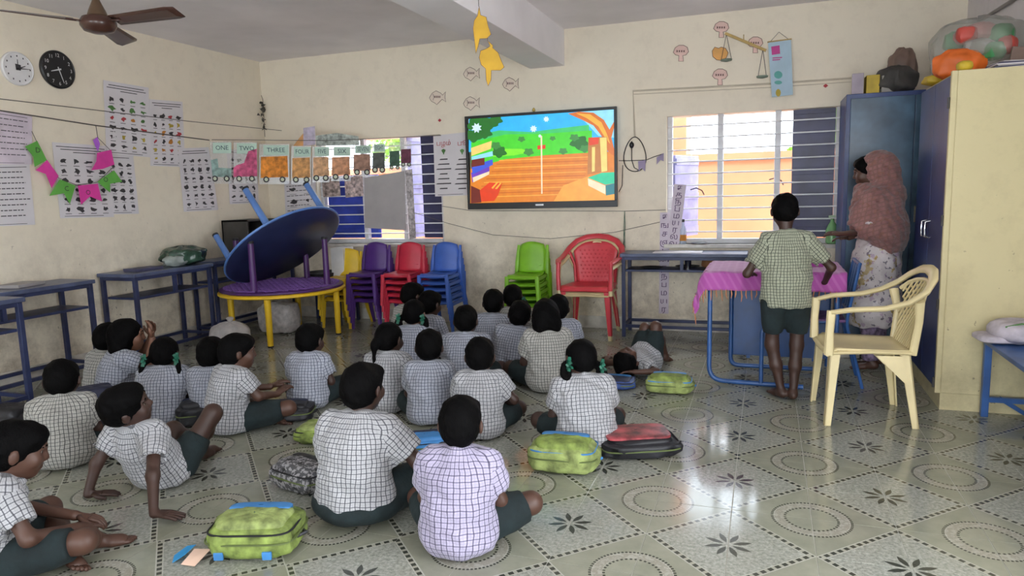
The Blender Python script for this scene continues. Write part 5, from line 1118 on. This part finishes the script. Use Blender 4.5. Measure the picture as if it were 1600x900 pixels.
for cx, cy, r_ in ((430, 180, 70), (500, 170, 50), (470, 230, 45), (400, 250, 50), (540, 150, 40), (560, 350, 45), (540, 310, 30), (1060, 290, 55), (1095, 330, 30), (1030, 260, 28), (700, 270, 22), (895, 265, 18), (745, 350, 30), (960, 345, 26)):
    scr('bush' if r_ < 40 else 'dark', [(cx+r_*math.cos(a)*(1+.18*math.sin(5*a)), cy+r_*.75*math.sin(a)*(1+.18*math.sin(5*a))) for a in np.linspace(0, 2*PI, 21)[:-1]])
for cx, cy, r_ in ((420, 200, 34), (775, 205, 24), (855, 145, 20), (815, 250, 12)): scr('flower', [(cx+r_*math.cos(a)*(1 if i % 2 else .6), cy+r_*math.sin(a)*(1 if i % 2 else .6)) for i, a in enumerate(np.linspace(0, 2*PI, 17)[:-1])])
scr('red', [(800, 310), (850, 305), (850, 330), (800, 335)])
scr('bark', [(990, 110), (1060, 95), (1150, 105), (1215, 150), (1250, 210), (1290, 160), (1300, 200), (1262, 260), (1300, 330), (1300, 375), (1240, 345), (1200, 250), (1150, 185), (1080, 150)]); scr('bark2', [(1040, 108), (1130, 115), (1200, 165), (1235, 240), (1255, 300), (1222, 260), (1180, 190), (1110, 140)])
scr('stump', [(1118, 260), (1235, 255), (1240, 470), (1112, 490)]); scr('stumpl', [(1190, 262), (1232, 258), (1236, 468), (1200, 475)]); scr('red', [(1118, 262), (1185, 258), (1180, 300), (1122, 310)]); scr('stumpl', [(1140, 320), (1160, 318), (1158, 470), (1140, 475)])
scr('teal', [(1115, 510), (1200, 480), (1300, 475), (1300, 545), (1225, 555)]); scr('cream', [(1115, 515), (1225, 560), (1225, 615), (1118, 560)]); scr('teal2', [(1225, 558), (1300, 545), (1300, 612), (1228, 622)])
scr('purple', [(385, 480), (500, 440), (500, 480), (395, 540)]); scr('cream', [(395, 510), (500, 470), (498, 490), (400, 540)]); scr('blue', [(390, 440), (520, 395), (522, 430), (395, 490)]); scr('darkr', [(388, 400), (470, 385), (470, 430), (390, 445)]); scr('sky2', [(388, 380), (520, 345), (522, 375), (390, 400)]); scr('stumpl', [(385, 325), (515, 280), (510, 330), (388, 375)])
scr('darkr', [(385, 560), (450, 590), (450, 665), (385, 680)]); scr('red', [(440, 590), (500, 540), (580, 545), (555, 620), (530, 655), (450, 660)]); scr('bark2', [(512, 575), (545, 540), (555, 542), (522, 580)]); scr('bark2', [(535, 580), (568, 542), (576, 545), (548, 582)])
scr('cream', [(820, 250), (830, 250), (832, 610), (824, 612)])
tag(q.build('screen', [sc[k] for k in keys], t, fix=False))
q = MB(); q.bb((-1.98, ty-.0125, tz0+.025), (-1.90, ty-.012, tz0+.04)); q.build('badge', M('silver_badge', (.4, .4, .42), .3, metal=1), t)
q = MB(); q.bb((-2.15, WY-.0195, 1.35), (-1.75, WY-.001, 1.9)); q.build('bracket', M_BLACK, t)
q = MB(); q.lathe([(.002, -.01), (.018, 0), (.012, .02), (.002, .03)], 8, (-1.98, ty-.0, tz1+.01)); q.build('ornament', M('gold_ornament', (.5, .35, .08), .4), t)
# cable loop, plug and wire right of the television
t = thing('power_cable', 'black power cable looped beside the television with a plug', 'cable', PY(995, 270, WY-.01)); g = lambda x, y: PY(x, y, WY-.014)
q = MB(); q.tube([g(992+17*math.cos(a)*(1-.25*math.sin(a)), 241-27*math.sin(a)) for a in np.linspace(0, 2*PI, 30)[:-1]], .0045, 6, closed=True); q.build('loop', M_BLACK, t, smooth=True)
q = MB(); q.tube([g(967, 251), g(985, 251), g(1010, 250), g(1022, 245), g(1037, 240)], .0035, 6); q.build('cord', M_BLACK, t, smooth=True); q = MB(); q.tube([g(987, 229), g(987, 250), g(991, 262), g(1000, 267)], .004, 6); q.build('cord', M_BLACK, t, smooth=True)
q = MB(); q.tube([g(967, 300), g(972, 290), g(973, 258)], .0035, 6); q.build('cord', M_BLACK, t, smooth=True); c = g(987, 226); q = MB(); q.lathe([(.012, -.03), (.022, -.01), (.02, .01), (.004, .03)], 12, c); q.build('plug', M_BLACK, t, smooth=True)
for i, pts in enumerate(([(997, 252), (1009, 250), (1008, 268), (1002, 262), (998, 268)], [(1026, 246), (1037, 239), (1037, 252), (1032, 250), (1026, 257)])):
    q = MB(); q.prism([PY(x, y, WY-.02) for x, y in pts], (0, .0015, 0)); tag(q.build('paper_flag', M('greyed_lilac_paper', (.34, .28, .42), .7)), ['small lilac paper flag below the cable loop', 'small lilac paper flag at the left edge of the right window'][i], 'flag')
for x, y, lb in ((687, 188, 'small red sticker above the letter chart'), (1290, 134, 'small red sticker above the right window')):
    p = PY(x, y, WY-.002); q = MB(); q.prism([p+EXB*a+EZ*b for a, b in ((-.02, 0), (0, -.017), (.02, 0), (0, .017))], (0, -.0015, 0)); tag(q.build('sticker', M_INKR), lb, 'sticker')
q = MB(); rg = np.random.default_rng(3)
for k in range(5): q.tube([PY(976, 330, WY-.012), PY(976+rg.uniform(-2, 3), 355, WY-.02), PY(976+rg.uniform(-3, 4), 386+rg.uniform(-6, 4), WY-.015)], .005, 5, flat=.3)
tag(q.build('green_ribbon', M_RIB), 'strands of green ribbon hanging from the wire over the bench', 'ribbon')
# letter strips
M_LET = M('purple_ink', (.10, .05, .14), .7)
def strip(label, a, b, wpx, chars, off):
    pl = (V(0, WY-off, 0), V(0, -1, 0)); A, B_ = PP(*a, *pl), PP(*b, *pl); t = thing('letter_strip', label, 'paper strip', B_); d = unit(B_-A); sd = np.cross(d, V(0, -1, 0)); sd = sd if sd[0] > 0 else -sd; w = wpx/FPX*7*.5
    q = MB(); q.prism([A-sd*w, A+sd*w, B_+sd*w, B_-sd*w], (0, .0015, 0)); q.build('paper', M('lilac_white_paper', (.66, .58, .66), .7, .06), t)
    n = len(chars)
    for i, ch in enumerate(chars): q = MB(); put_text(q, ch, .075, A+(B_-A)*(i+.5)/n+V(0, -.002, 0), sd, -d); q.build('letter', M_LET, t, fix=False)
strip('long paper strip of letters hanging behind the right bench', (1039, 332), (1037, 490), 14, 'கஙசஞடணதநபமயர', .012)
strip('tilted paper strip of letters leaning in the right window corner', (1063, 288), (1051, 386), 17, 'கதநபமயரலவ', .02)
# ============================================================ BAGS, BUNDLES AND SMALL THINGS
def sblob(c, r, e1=.5, e2=.5, R=None, nu=24, nv=16, m=0, mb=None, wob=0, seed=0):
    """superellipsoid: soft-cornered bag shape"""
    q = mb or MB(); rg = np.random.default_rng(seed); ph = rg.uniform(0, 6, 6); sp = lambda x, e: math.copysign(abs(x)**e, x); R = np.eye(3) if R is None else R; c = np.array(c, float)
    def fn(u, v):
        a = 2*PI*u; b = PI*(v-.5)*.999; p = V(r[0]*sp(math.cos(b), e1)*sp(math.cos(a), e2), r[1]*sp(math.cos(b), e1)*sp(math.sin(a), e2), r[2]*sp(math.sin(b), e1))
        if wob: p = p*(1+wob*(math.sin(5*a+ph[0]+2*b)*math.cos(2*b)+.6*math.sin(9*a+ph[1]-3*b)*math.cos(b)+.5*math.sin(7*b+ph[2]+a)))
        return c+R @ p
    q.grid(fn, nu, nv, m, closed_u=True); return q
def rz(d): return rotm((0, 0, 1), d)
def backpack(label, p, ang, L, W_, H, body, pocket, accent, black, strap=True, top_panel=None, tilt=0):
    """lying on its back: long axis local x, pockets facing up"""
    p = V(p[0], p[1], 0); R = rz(ang) @ rotm((1, 0, 0), tilt); g = lambda x, y, z: p+V(0, 0, .0)+R @ V(x, y, z); t = thing('backpack', label, 'bag', p)
    sblob(g(0, 0, H*.46), (L/2, W_/2, H*.44), .52, .52, R, 48, 26, wob=.045, seed=int(ang)+99).build('body', body, t, smooth=True)
    sblob(g(.0, -W_*.06, H*.80), (L*.40, W_*.36, H*.22), .55, .5, R, 32, 14, wob=.03, seed=5).build('front_pocket', pocket, t, smooth=True)
    sblob(g(.0, W_*.20, H*.93), (L*.36, W_*.13, H*.09), .4, .5, R, 24, 10).build('pocket_flap', accent, t, smooth=True)
    for k, zf in enumerate((.50, .72)):
        q = MB(); q.tube([g(L*(.505-.03*k)*math.copysign(abs(math.cos(a))**.42, math.cos(a)), W_*(.505-.03*k)*math.copysign(abs(math.sin(a))**.42, math.sin(a)), H*zf) for a in np.linspace(0, 2*PI, 41)[:-1]], .004, 5, closed=True); q.build('zip', black if k else M_ZIP, t, smooth=True)
    if strap:
        for s_ in (-1, 1):
            q = MB(); q.tube([g(s_*L*.18, W_*.46, H*.2), g(s_*L*.24, W_*.62, .03), g(s_*L*.30, W_*.66, .012), g(s_*L*.36, W_*.50, .014)], .012, 6, flat=.35); q.build('strap', black, t, smooth=True)
        q = MB(); q.tube([g(L*.47, -.03, H*.4), g(L*.55, 0, H*.42), g(L*.47, .03, H*.4)], .007, 6); q.build('handle', black, t, smooth=True)
    return t
M_LIME = M('lime_nylon', (.22, .29, .065), .8, .4, 16, bmp=.8, bscale=26); M_LIME2 = M('pale_lime_nylon', (.28, .34, .11), .8, .4, 16, bmp=.8, bscale=26); M_BAGB = M('sky_blue_nylon', (.05, .22, .52), .5, .15, 8); M_BAGK = M('black_nylon', (.012, .012, .016), .5, .2, 12, bmp=.3)
M_ZIP = M('olive_zip', (.10, .13, .04), .6)
M_BAGR = M('red_print_panel', (.35, .06, .07), .4, .55, 11); M_BAGN = M('dark_navy_nylon', (.02, .025, .06), .6, .2)
def greymat():
    mt, t, b, n = newmat('grey_camouflage_nylon'); g = t.nodes.new('ShaderNodeTexCoord').outputs['Object']
    c = n.mix(n.greater_than(n.noise(g, 60, 3), .52), (.07, .07, .075), (.30, .29, .30)); c = n.mix(n.greater_than(n.noise(g, 25, 2), .62), c, (.02, .02, .022)); t.links.new(c, b.inputs['Base Color']); b.inputs['Roughness'].default_value = .7; return mt
M_CAMO = greymat()
bp = backpack('lime green backpack with a blue flap at the lower left', PF(405, 856), 18, .34, .25, .15, M_LIME, M_LIME2, M_BAGB, M_BAGK)
for x in (-.10, .08):
    q = MB(); p = np.array(bp.location)+rz(18) @ V(x, -.126, .035); q.box(p, (.035, .012, .03), 0, rz(18)); q.build('blue_tab', M_BAGB, bp, bevel=.003)
backpack('lime green and blue backpack at the back of the two-ribbon girl', PF(882, 732), 4, .33, .22, .16, M_LIME2, M_LIME, M_BAGB, M_BAGB)
bk = backpack('black backpack with a red printed panel on the floor', PF(997, 706), 24, .40, .27, .10, M_BAGK, M_BAGK, M_BAGK, M_BAGK)
sblob(np.array(bk.location)+rz(24) @ V(-.01, .01, .103), (.165, .105, .012), .5, .3, rz(24), 28, 8).build('printed_panel', M_BAGR, bk, smooth=True)
backpack('grey camouflage backpack beside the tallest seated boy', PF(476, 760), -14, .30, .20, .13, M_CAMO, M_CAMO, M_BAGK, M_BAGK)
backpack('lime bag half hidden behind the tallest seated boy', PF(502, 688), 10, .26, .2, .10, M_LIME, M_LIME2, M_LIME, M_BAGK, strap=False)
backpack('lime and blue bag under the arm of the lying child', PF(1046, 612), 4, .30, .19, .12, M_LIME2, M_LIME, M_BAGB, M_BAGB)
backpack('dark blue bag under the head of the lying child', PF(962, 604), 0, .27, .22, .07, M('blue_nylon', (.03, .07, .24), .5, .3), M_BAGN, M_BAGB, M_BAGK, strap=False)
backpack('black bag on the floor in front of the boy with outstretched hands', PF(452, 655), 22, .30, .2, .11, M_BAGK, M_BAGK, M_BAGN, M_BAGK)
backpack('navy bag between the boy leaning back and the rounded-back boy', PF(150, 672), 60, .30, .2, .26, M_BAGN, M_BAGN, M_BAGN, M_BAGK, strap=False)
backpack('black bag at the left edge behind the cut-off boy', PF(22, 700), 10, .26, .2, .24, M_BAGK, M_BAGK, M_BAGK, M_BAGK, strap=False)
backpack('black bag standing beside the girl with green ribbons at left', PF(312, 662), 40, .24, .18, .15, M_BAGK, M_BAGK, M_BAGN, M_BAGK, strap=False)
backpack('blue bag in front of the tallest seated boy, mostly hidden', PF(664, 706), 30, .26, .18, .10, M_BAGB, M_BAGB, M_BAGN, M_BAGK, strap=False)
# paper scraps
p = PF(292, 872); t = thing('torn_wrapper', 'torn blue and peach wrapper beside the lime backpack', 'litter', p)
q = MB(); q.add([p+[-.06, .0, .002], p+[-.02, -.05, .004], p+[.02, -.03, .03], p+[.01, .04, .035], p+[-.04, .045, .02]], [(0, 1, 2, 3, 4)]); q.build('blue_flap', M('blue_print_paper', (.03, .32, .68), .5), t, sol=.001, fix=False)
q = MB(); q.add([p+[.02, -.05, .004], p+[.08, -.045, .004], p+[.09, .03, .035], p+[.02, .02, .03]], [(0, 1, 2, 3)]); q.build('peach_flap', M('peach_paper', (.72, .50, .38), .6), t, sol=.001, fix=False)
q = MB(); q.add([p+[.09, .03, .034], p+[.13, .02, .004], p+[.12, .06, .004], p+[.06, .07, .02]], [(0, 1, 2, 3)]); q.build('red_flap', M('dull_red_paper', (.42, .10, .10), .6), t, sol=.001, fix=False)
# bundles under and beside the round tables
M_SACK = M('grey_white_cotton', (.46, .43, .42), .85, .15, 12, bmp=.5, bscale=20)
p = PF(362, 548); t = thing('cloth_bundle', 'pale grey tied cloth bundle on the floor by the yellow table', 'bundle', p); sblob(p+[0, 0, .13], (.17, .15, .13), .8, .8, None, 32, 18, wob=.05, seed=3).build('cloth', M_SACK, t, smooth=True)
q = MB(); q.lathe([(.03, 0), (.018, .02), (.035, .05), (.02, .06)], 10, p+[.01, 0, .245]); q.build('knot', M_SACK, t, smooth=True)
p = V(-4.45, 2.55, 0); t = thing('sack', 'printed white sack under the yellow round table', 'sack', p); sblob(p+[0, 0, .15], (.19, .16, .15), .45, .7, None, 36, 20, wob=.06, seed=8).build('sack_body', M('printed_white_sack', (.50, .47, .46), .8, .18, 25), t, smooth=True); q = MB(); q.lathe([(.05, 0), (.025, .02), (.06, .05)], 12, p+[0, 0, .285]); q.build('sack_neck', M_SACK, t, smooth=True)
# things on the benches
M_GPB = M('dark_green_plastic_film', (.035, .075, .05), .25, .6, 9, bmp=.6, bscale=14)
p = V(-4.90, 1.86, .75); t = thing('plastic_bag', 'dark green plastic bag of things lying on the left bench', 'bag', p); sblob(p+[0, -.02, .085], (.17, .20, .085), .8, .9, None, 36, 20, wob=.09, seed=2).build('bag_film', M_GPB, t, smooth=True); sblob(p+[.05, -.18, .05], (.09, .10, .05), .8, .8, None, 24, 14, wob=.1, seed=6).build('bag_mouth', M('milky_plastic_film', (.30, .34, .32), .25, .3), t, smooth=True)
t = thing('crate', 'dark open box on the corner bench behind the tipped table', 'box', V(-4.92, 2.78, .75)); q = MB(); x0, x1, y0, y1, z0, z1 = -5.08, -4.76, 2.55, 2.98, .751, 1.12
for a, b in (((x0, y0, z0), (x1, y1, z0+.015)), ((x0, y0, z0), (x0+.015, y1, z1)), ((x0, y0, z0), (x1, y0+.015, z1)), ((x0, y1-.015, z0), (x1, y1, z1)), ((x0, y0, z1-.015), (x1, y1, z1)), ((x1-.015, y0, z0), (x1, y1, z0+.1))): q.bb(a, b)
q.build('shell', M('dark_brown_board', (.05, .045, .04), .6, .2), t); q = MB(); q.bb((-5.02, 2.62, .77), (-4.82, 2.9, .95)); q.build('contents', M('dull_olive_board', (.14, .13, .07), .7, .2), t)
q = MB(); q.lathe([(.10, 0), (.17, .05), (.19, .12), (.175, .125), (.155, .05), (.09, .012)], 28, (-4.30, 3.12, .42)); 
t = thing('side_table', 'small dark steel table below the left window', 'table', V(-4.2, 3.12, 0)); qq = MB(); qq.bb((-4.56, 2.93, .39), (-3.99, 3.33, .415)); qq.build('top', M_BENCH, t, bevel=.003)
for x in (-4.53, -4.02):
    for y in (2.96, 3.30): qq = MB(); qq.bb((x-.014, y-.014, 0), (x+.014, y+.014, .39)); qq.build('leg', M_BENCH, t)
tag(q.build('pan', M('blackened_steel', (.02, .02, .02), .4), smooth=True), 'black round pan behind the upturned purple table', 'pan')
q = MB(); q.bb((-4.15, 3.05, .416), (-4.0, 3.25, .80)); tag(q.build('carton', M('pale_carton', (.62, .60, .58), .7, .08), bevel=.003), 'pale upright box below the left window beside the yellow chairs', 'box')
for i, (x, y, w, l, lb) in enumerate(((-4.95, .35, .18, .25, 'flat book lying on the left bench below the bird chart'), (-4.90, 1.38, .16, .26, 'flat dark book lying on the bench with the green bag'))):
    q = MB(); q.box((x, y, .763), (w, l, .022), 0, rz(14-20*i)); bo = tag(q.build('book', M(['grey_book', 'dark_blue_book'][i], [(.35, .33, .33), (.06, .06, .12)][i], .6)), lb, 'book')
# right bench: tumbler, plates, sheet
M_STEEL = M('stainless_steel', (.62, .62, .62), .18, .05, metal=1)
p = PY(1075, 416, 3.15); q = MB(); q.lathe([(.024, 0), (.03, .08), (.032, .082), (.029, .081), (.023, .006)], 20, (p[0], 3.15, .6101)); tag(q.build('tumbler', M_STEEL, smooth=True), 'steel tumbler on the shelf of the right bench', 'tumbler')
for k, (px_, lb) in enumerate(((1018, 'dark plate at the left on the bench shelf'), (1072, 'dark plate under the steel tumbler'))):
    p = PY(px_, 420, 3.15); q = MB(); q.lathe([(.07, 0), (.105, .012), (.108, .014), (.1, .014), (.068, .004)], 28, (p[0], 3.15 if k == 0 else 3.27, .6101)); tag(q.build('plate', M_BAGK, smooth=True), lb.replace('under', 'behind'), 'plate')
p = PY(1115, 418, 3.2); sblob((p[0], 3.2, .661), (.10, .08, .05), .6, .7, None, 20, 12, wob=.04).build('cloth_roll', M('rust_cloth', (.28, .12, .05), .85, .2), smooth=True); tag(bpy.data.objects['cloth_roll'], 'rust brown folded cloth on the shelf of the right bench', 'cloth')
q = MB(); q.box((-.62, 3.17, .7575), (.42, .2, .004), 0, rz(1)); tag(q.build('paper_sheet', M_PAPER), 'white sheet lying on top of the right bench', 'paper')
# window sill: bottle, dish; green bottle
p = PY(1067, 372, 3.37); t = thing('bottle', 'clear bottle with orange label standing on the right window sill', 'bottle', (p[0], 3.385, .811)); c = V(p[0], 3.385, .8105)
q = MB(); q.lathe([(.026, 0), (.03, .006), (.03, .13), (.014, .17), (.012, .2), (.010, .2)], 18, c); q.build('bottle_body', M('clear_blue_plastic', (.5, .6, .7), .15, .03, alpha=.5), t, smooth=True); q = MB(); q.lathe([(.0306, .03), (.0306, .085)], 18, c); q.build('label', M_INKO, t, smooth=True); q = MB(); q.lathe([(.014, .2), (.014, .225), (.01, .227)], 14, c); q.build('cap', M_BLACK, t, smooth=True)
p = PY(1092, 380, 3.37); q = MB(); q.lathe([(.04, 0), (.075, .01), (.07, .012)], 24, (p[0], 3.40, .8105)); tag(q.build('dish', M_BAGK, smooth=True), 'dark flat dish on the right window sill', 'dish')
p = PY(1300, 375, 3.37); c = V(p[0], 3.39, .8105); t = thing('spray_bottle', 'green bottle standing on the sill beside the dark shutter', 'bottle', c); q = MB(); q.lathe([(.035, 0), (.05, .01), (.052, .11), (.035, .16), (.016, .19), (.014, .215)], 20, c); q.build('bottle_body', M('green_translucent', (.22, .50, .20), .25, .15, alpha=.85), t, smooth=True); q = MB(); q.beam(c+[-.03, 0, .23], c+[.022, 0, .235], .02, .022); q.build('nozzle', M('pale_green_plastic', (.45, .62, .42), .4), t, bevel=.003)
# desk things
q = MB(); q.box((.10, 1.98, .77), (.16, .21, .012), 0, rz(12)); tag(q.build('notebook', M_PAPER, bevel=.002), 'white notebook lying on the purple cloth beside the boy', 'notebook')
q = MB(); q.box((.42, 2.1, .774), (.15, .2, .02), 0, rz(-6)); tag(q.build('book', M('magenta_book', (.35, .03, .30), .5), bevel=.002), 'magenta covered book lying on the desk right of the boy', 'book')
# ---- on top of the cupboards
def film(name, label, c, r, mt, cat='bag', seed=1, wob=.08, extra=()):
    t = thing(name, label, cat, V(*c)-[0, 0, r[2]]); sblob(c, r, .75, .8, rz(seed*17), 34, 20, wob=wob, seed=seed).build('film', mt, t, smooth=True)
    for i, (d, rr, m2) in enumerate(extra): sblob(V(*c)+V(*d), rr, .7, .8, rz(30*i), 20, 12, wob=.07, seed=i+seed).build('item', m2, t, smooth=True)
    return t
M_FILM = M('milky_clear_film', (.40, .40, .36), .2, .2, 8, alpha=.42); red, grn, pk, orx, yl, br = (M('toy_'+n, c, .5, .2) for n, c in (('red', (.55, .08, .06)), ('green', (.06, .28, .10)), ('pink', (.60, .25, .24)), ('orange', (.80, .16, .02)), ('yellow', (.60, .42, .03)), ('brown', (.20, .13, .10))))
film('toy_bag', 'large clear bag of coloured toys on top of the cream cupboard', (1.29, 1.93, 2.115), (.20, .25, .17), M_FILM, seed=3, extra=[((-.08, -.12, .06), (.06, .06, .05), red), ((.0, -.10, .08), (.07, .06, .05), pk), ((.10, -.1, .05), (.07, .07, .06), grn), ((-.11, .02, .05), (.05, .06, .06), grn), ((.05, -.17, -.05), (.06, .06, .05), grn), ((.12, -.16, -.02), (.05, .05, .05), red), ((-.02, -.14, -.02), (.08, .06, .05), M('toy_grey', (.35, .33, .30), .5, .2)), ((.0, .1, 0), (.1, .1, .1), pk)])
film('orange_bag', 'bright orange bag in front of the clear toy bag', (1.17, 1.78, 2.005), (.075, .13, .085), orx, seed=5)
film('yellow_bag', 'flat yellow packet hanging over the cupboard door edge', (1.16, 2.05, 1.955), (.08, .13, .035), yl, seed=6, wob=.05)
film('yellow_packet', 'small yellow packet at the near corner of the cream cupboard', (1.13, 1.44, 1.95), (.035, .04, .028), yl, cat='packet', seed=7, wob=.03)
film('dark_bundle', 'dark crumpled bundle on the blue cupboard', (1.02, 2.98, 2.085), (.12, .15, .10), M('dark_bundle_cloth', (.07, .065, .06), .7, .3), cat='bundle', seed=8)
film('grey_sack', 'brownish sack rising behind the dark bundle', (1.08, 3.12, 2.16), (.10, .10, .17), br, cat='sack', seed=9)
for i, (px_, w, h, mt, lb) in enumerate(((1340, .08, .16, M('lilac_box', (.42, .36, .42), .7), 'upright lilac box at the left end of the blue cupboard'), (1362, .09, .14, yl, 'yellow carton on the blue cupboard'), (1383, .08, .13, M('dull_grey_box', (.35, .33, .30), .7), 'dull grey carton beside the yellow one on the blue cupboard'))):
    p = PY(px_, 130, 2.95); q = MB(); q.box((p[0], 2.95, 1.9855+h/2), (w, .14, h), 0, rz(6*i-5)); tag(q.build('carton', mt, bevel=.003), lb, 'box')
t = thing('paper_pile', 'pile of papers and books lying on the cream cupboard', 'paper pile', V(1.42, 1.52, 1.9205))
for k in range(6): q = MB(); q.box((1.40+.008*(k % 3), 1.52+.006*k, 1.9245+.0075*k), (.25, .22-.01*k, .006), 0, rz(5*k-12)); q.build('sheet', [M_PAPER, M('dark_blue_book'), M_SACK][k % 3], t)
q = MB(); q.box((1.455, 1.66, 2.01), (.11, .02, .10), 0, rotm((0, 1, 0), 8)); tag(q.build('small_board', br, bevel=.003), 'small brown upright board on the cream cupboard', 'board')
# ---- cloth and papers on the low right bench
t = thing('cloth_pile', 'white printed cloth heaped on the low blue bench at the right', 'cloth', V(1.40, 1.22, .451)); sblob((1.42, 1.20, .515), (.15, .14, .062), .7, .7, rz(12), 36, 16, wob=.05, seed=4).build('cloth', M('lilac_white_cloth', (.55, .50, .56), .85, .2, 9, bmp=.6, bscale=18), t, smooth=True)
sblob((1.30, 1.20, .475), (.10, .10, .022), .5, .5, rz(4), 24, 10, wob=.03, seed=2).build('folded_edge', M('lilac_white_cloth'), t, smooth=True); q = MB(); q.tube([(1.33, 1.09, .53), (1.40, 1.075, .55), (1.47, 1.08, .52)], .006, 5); q.build('printed_stripe', M_INKR, t); q = MB(); q.tube([(1.31, 1.10, .55), (1.38, 1.09, .572), (1.5, 1.10, .56)], .005, 5); q.build('piping', M_INKG, t)
sblob((1.52, 1.26, .60), (.03, .06, .03), .7, .7, None, 16, 10).build('cloth_scrap', M('maroon_cloth', (.16, .02, .03), .8), smooth=True); tag(bpy.data.objects['cloth_scrap'], 'maroon scrap lying on top of the white cloth heap', 'cloth')
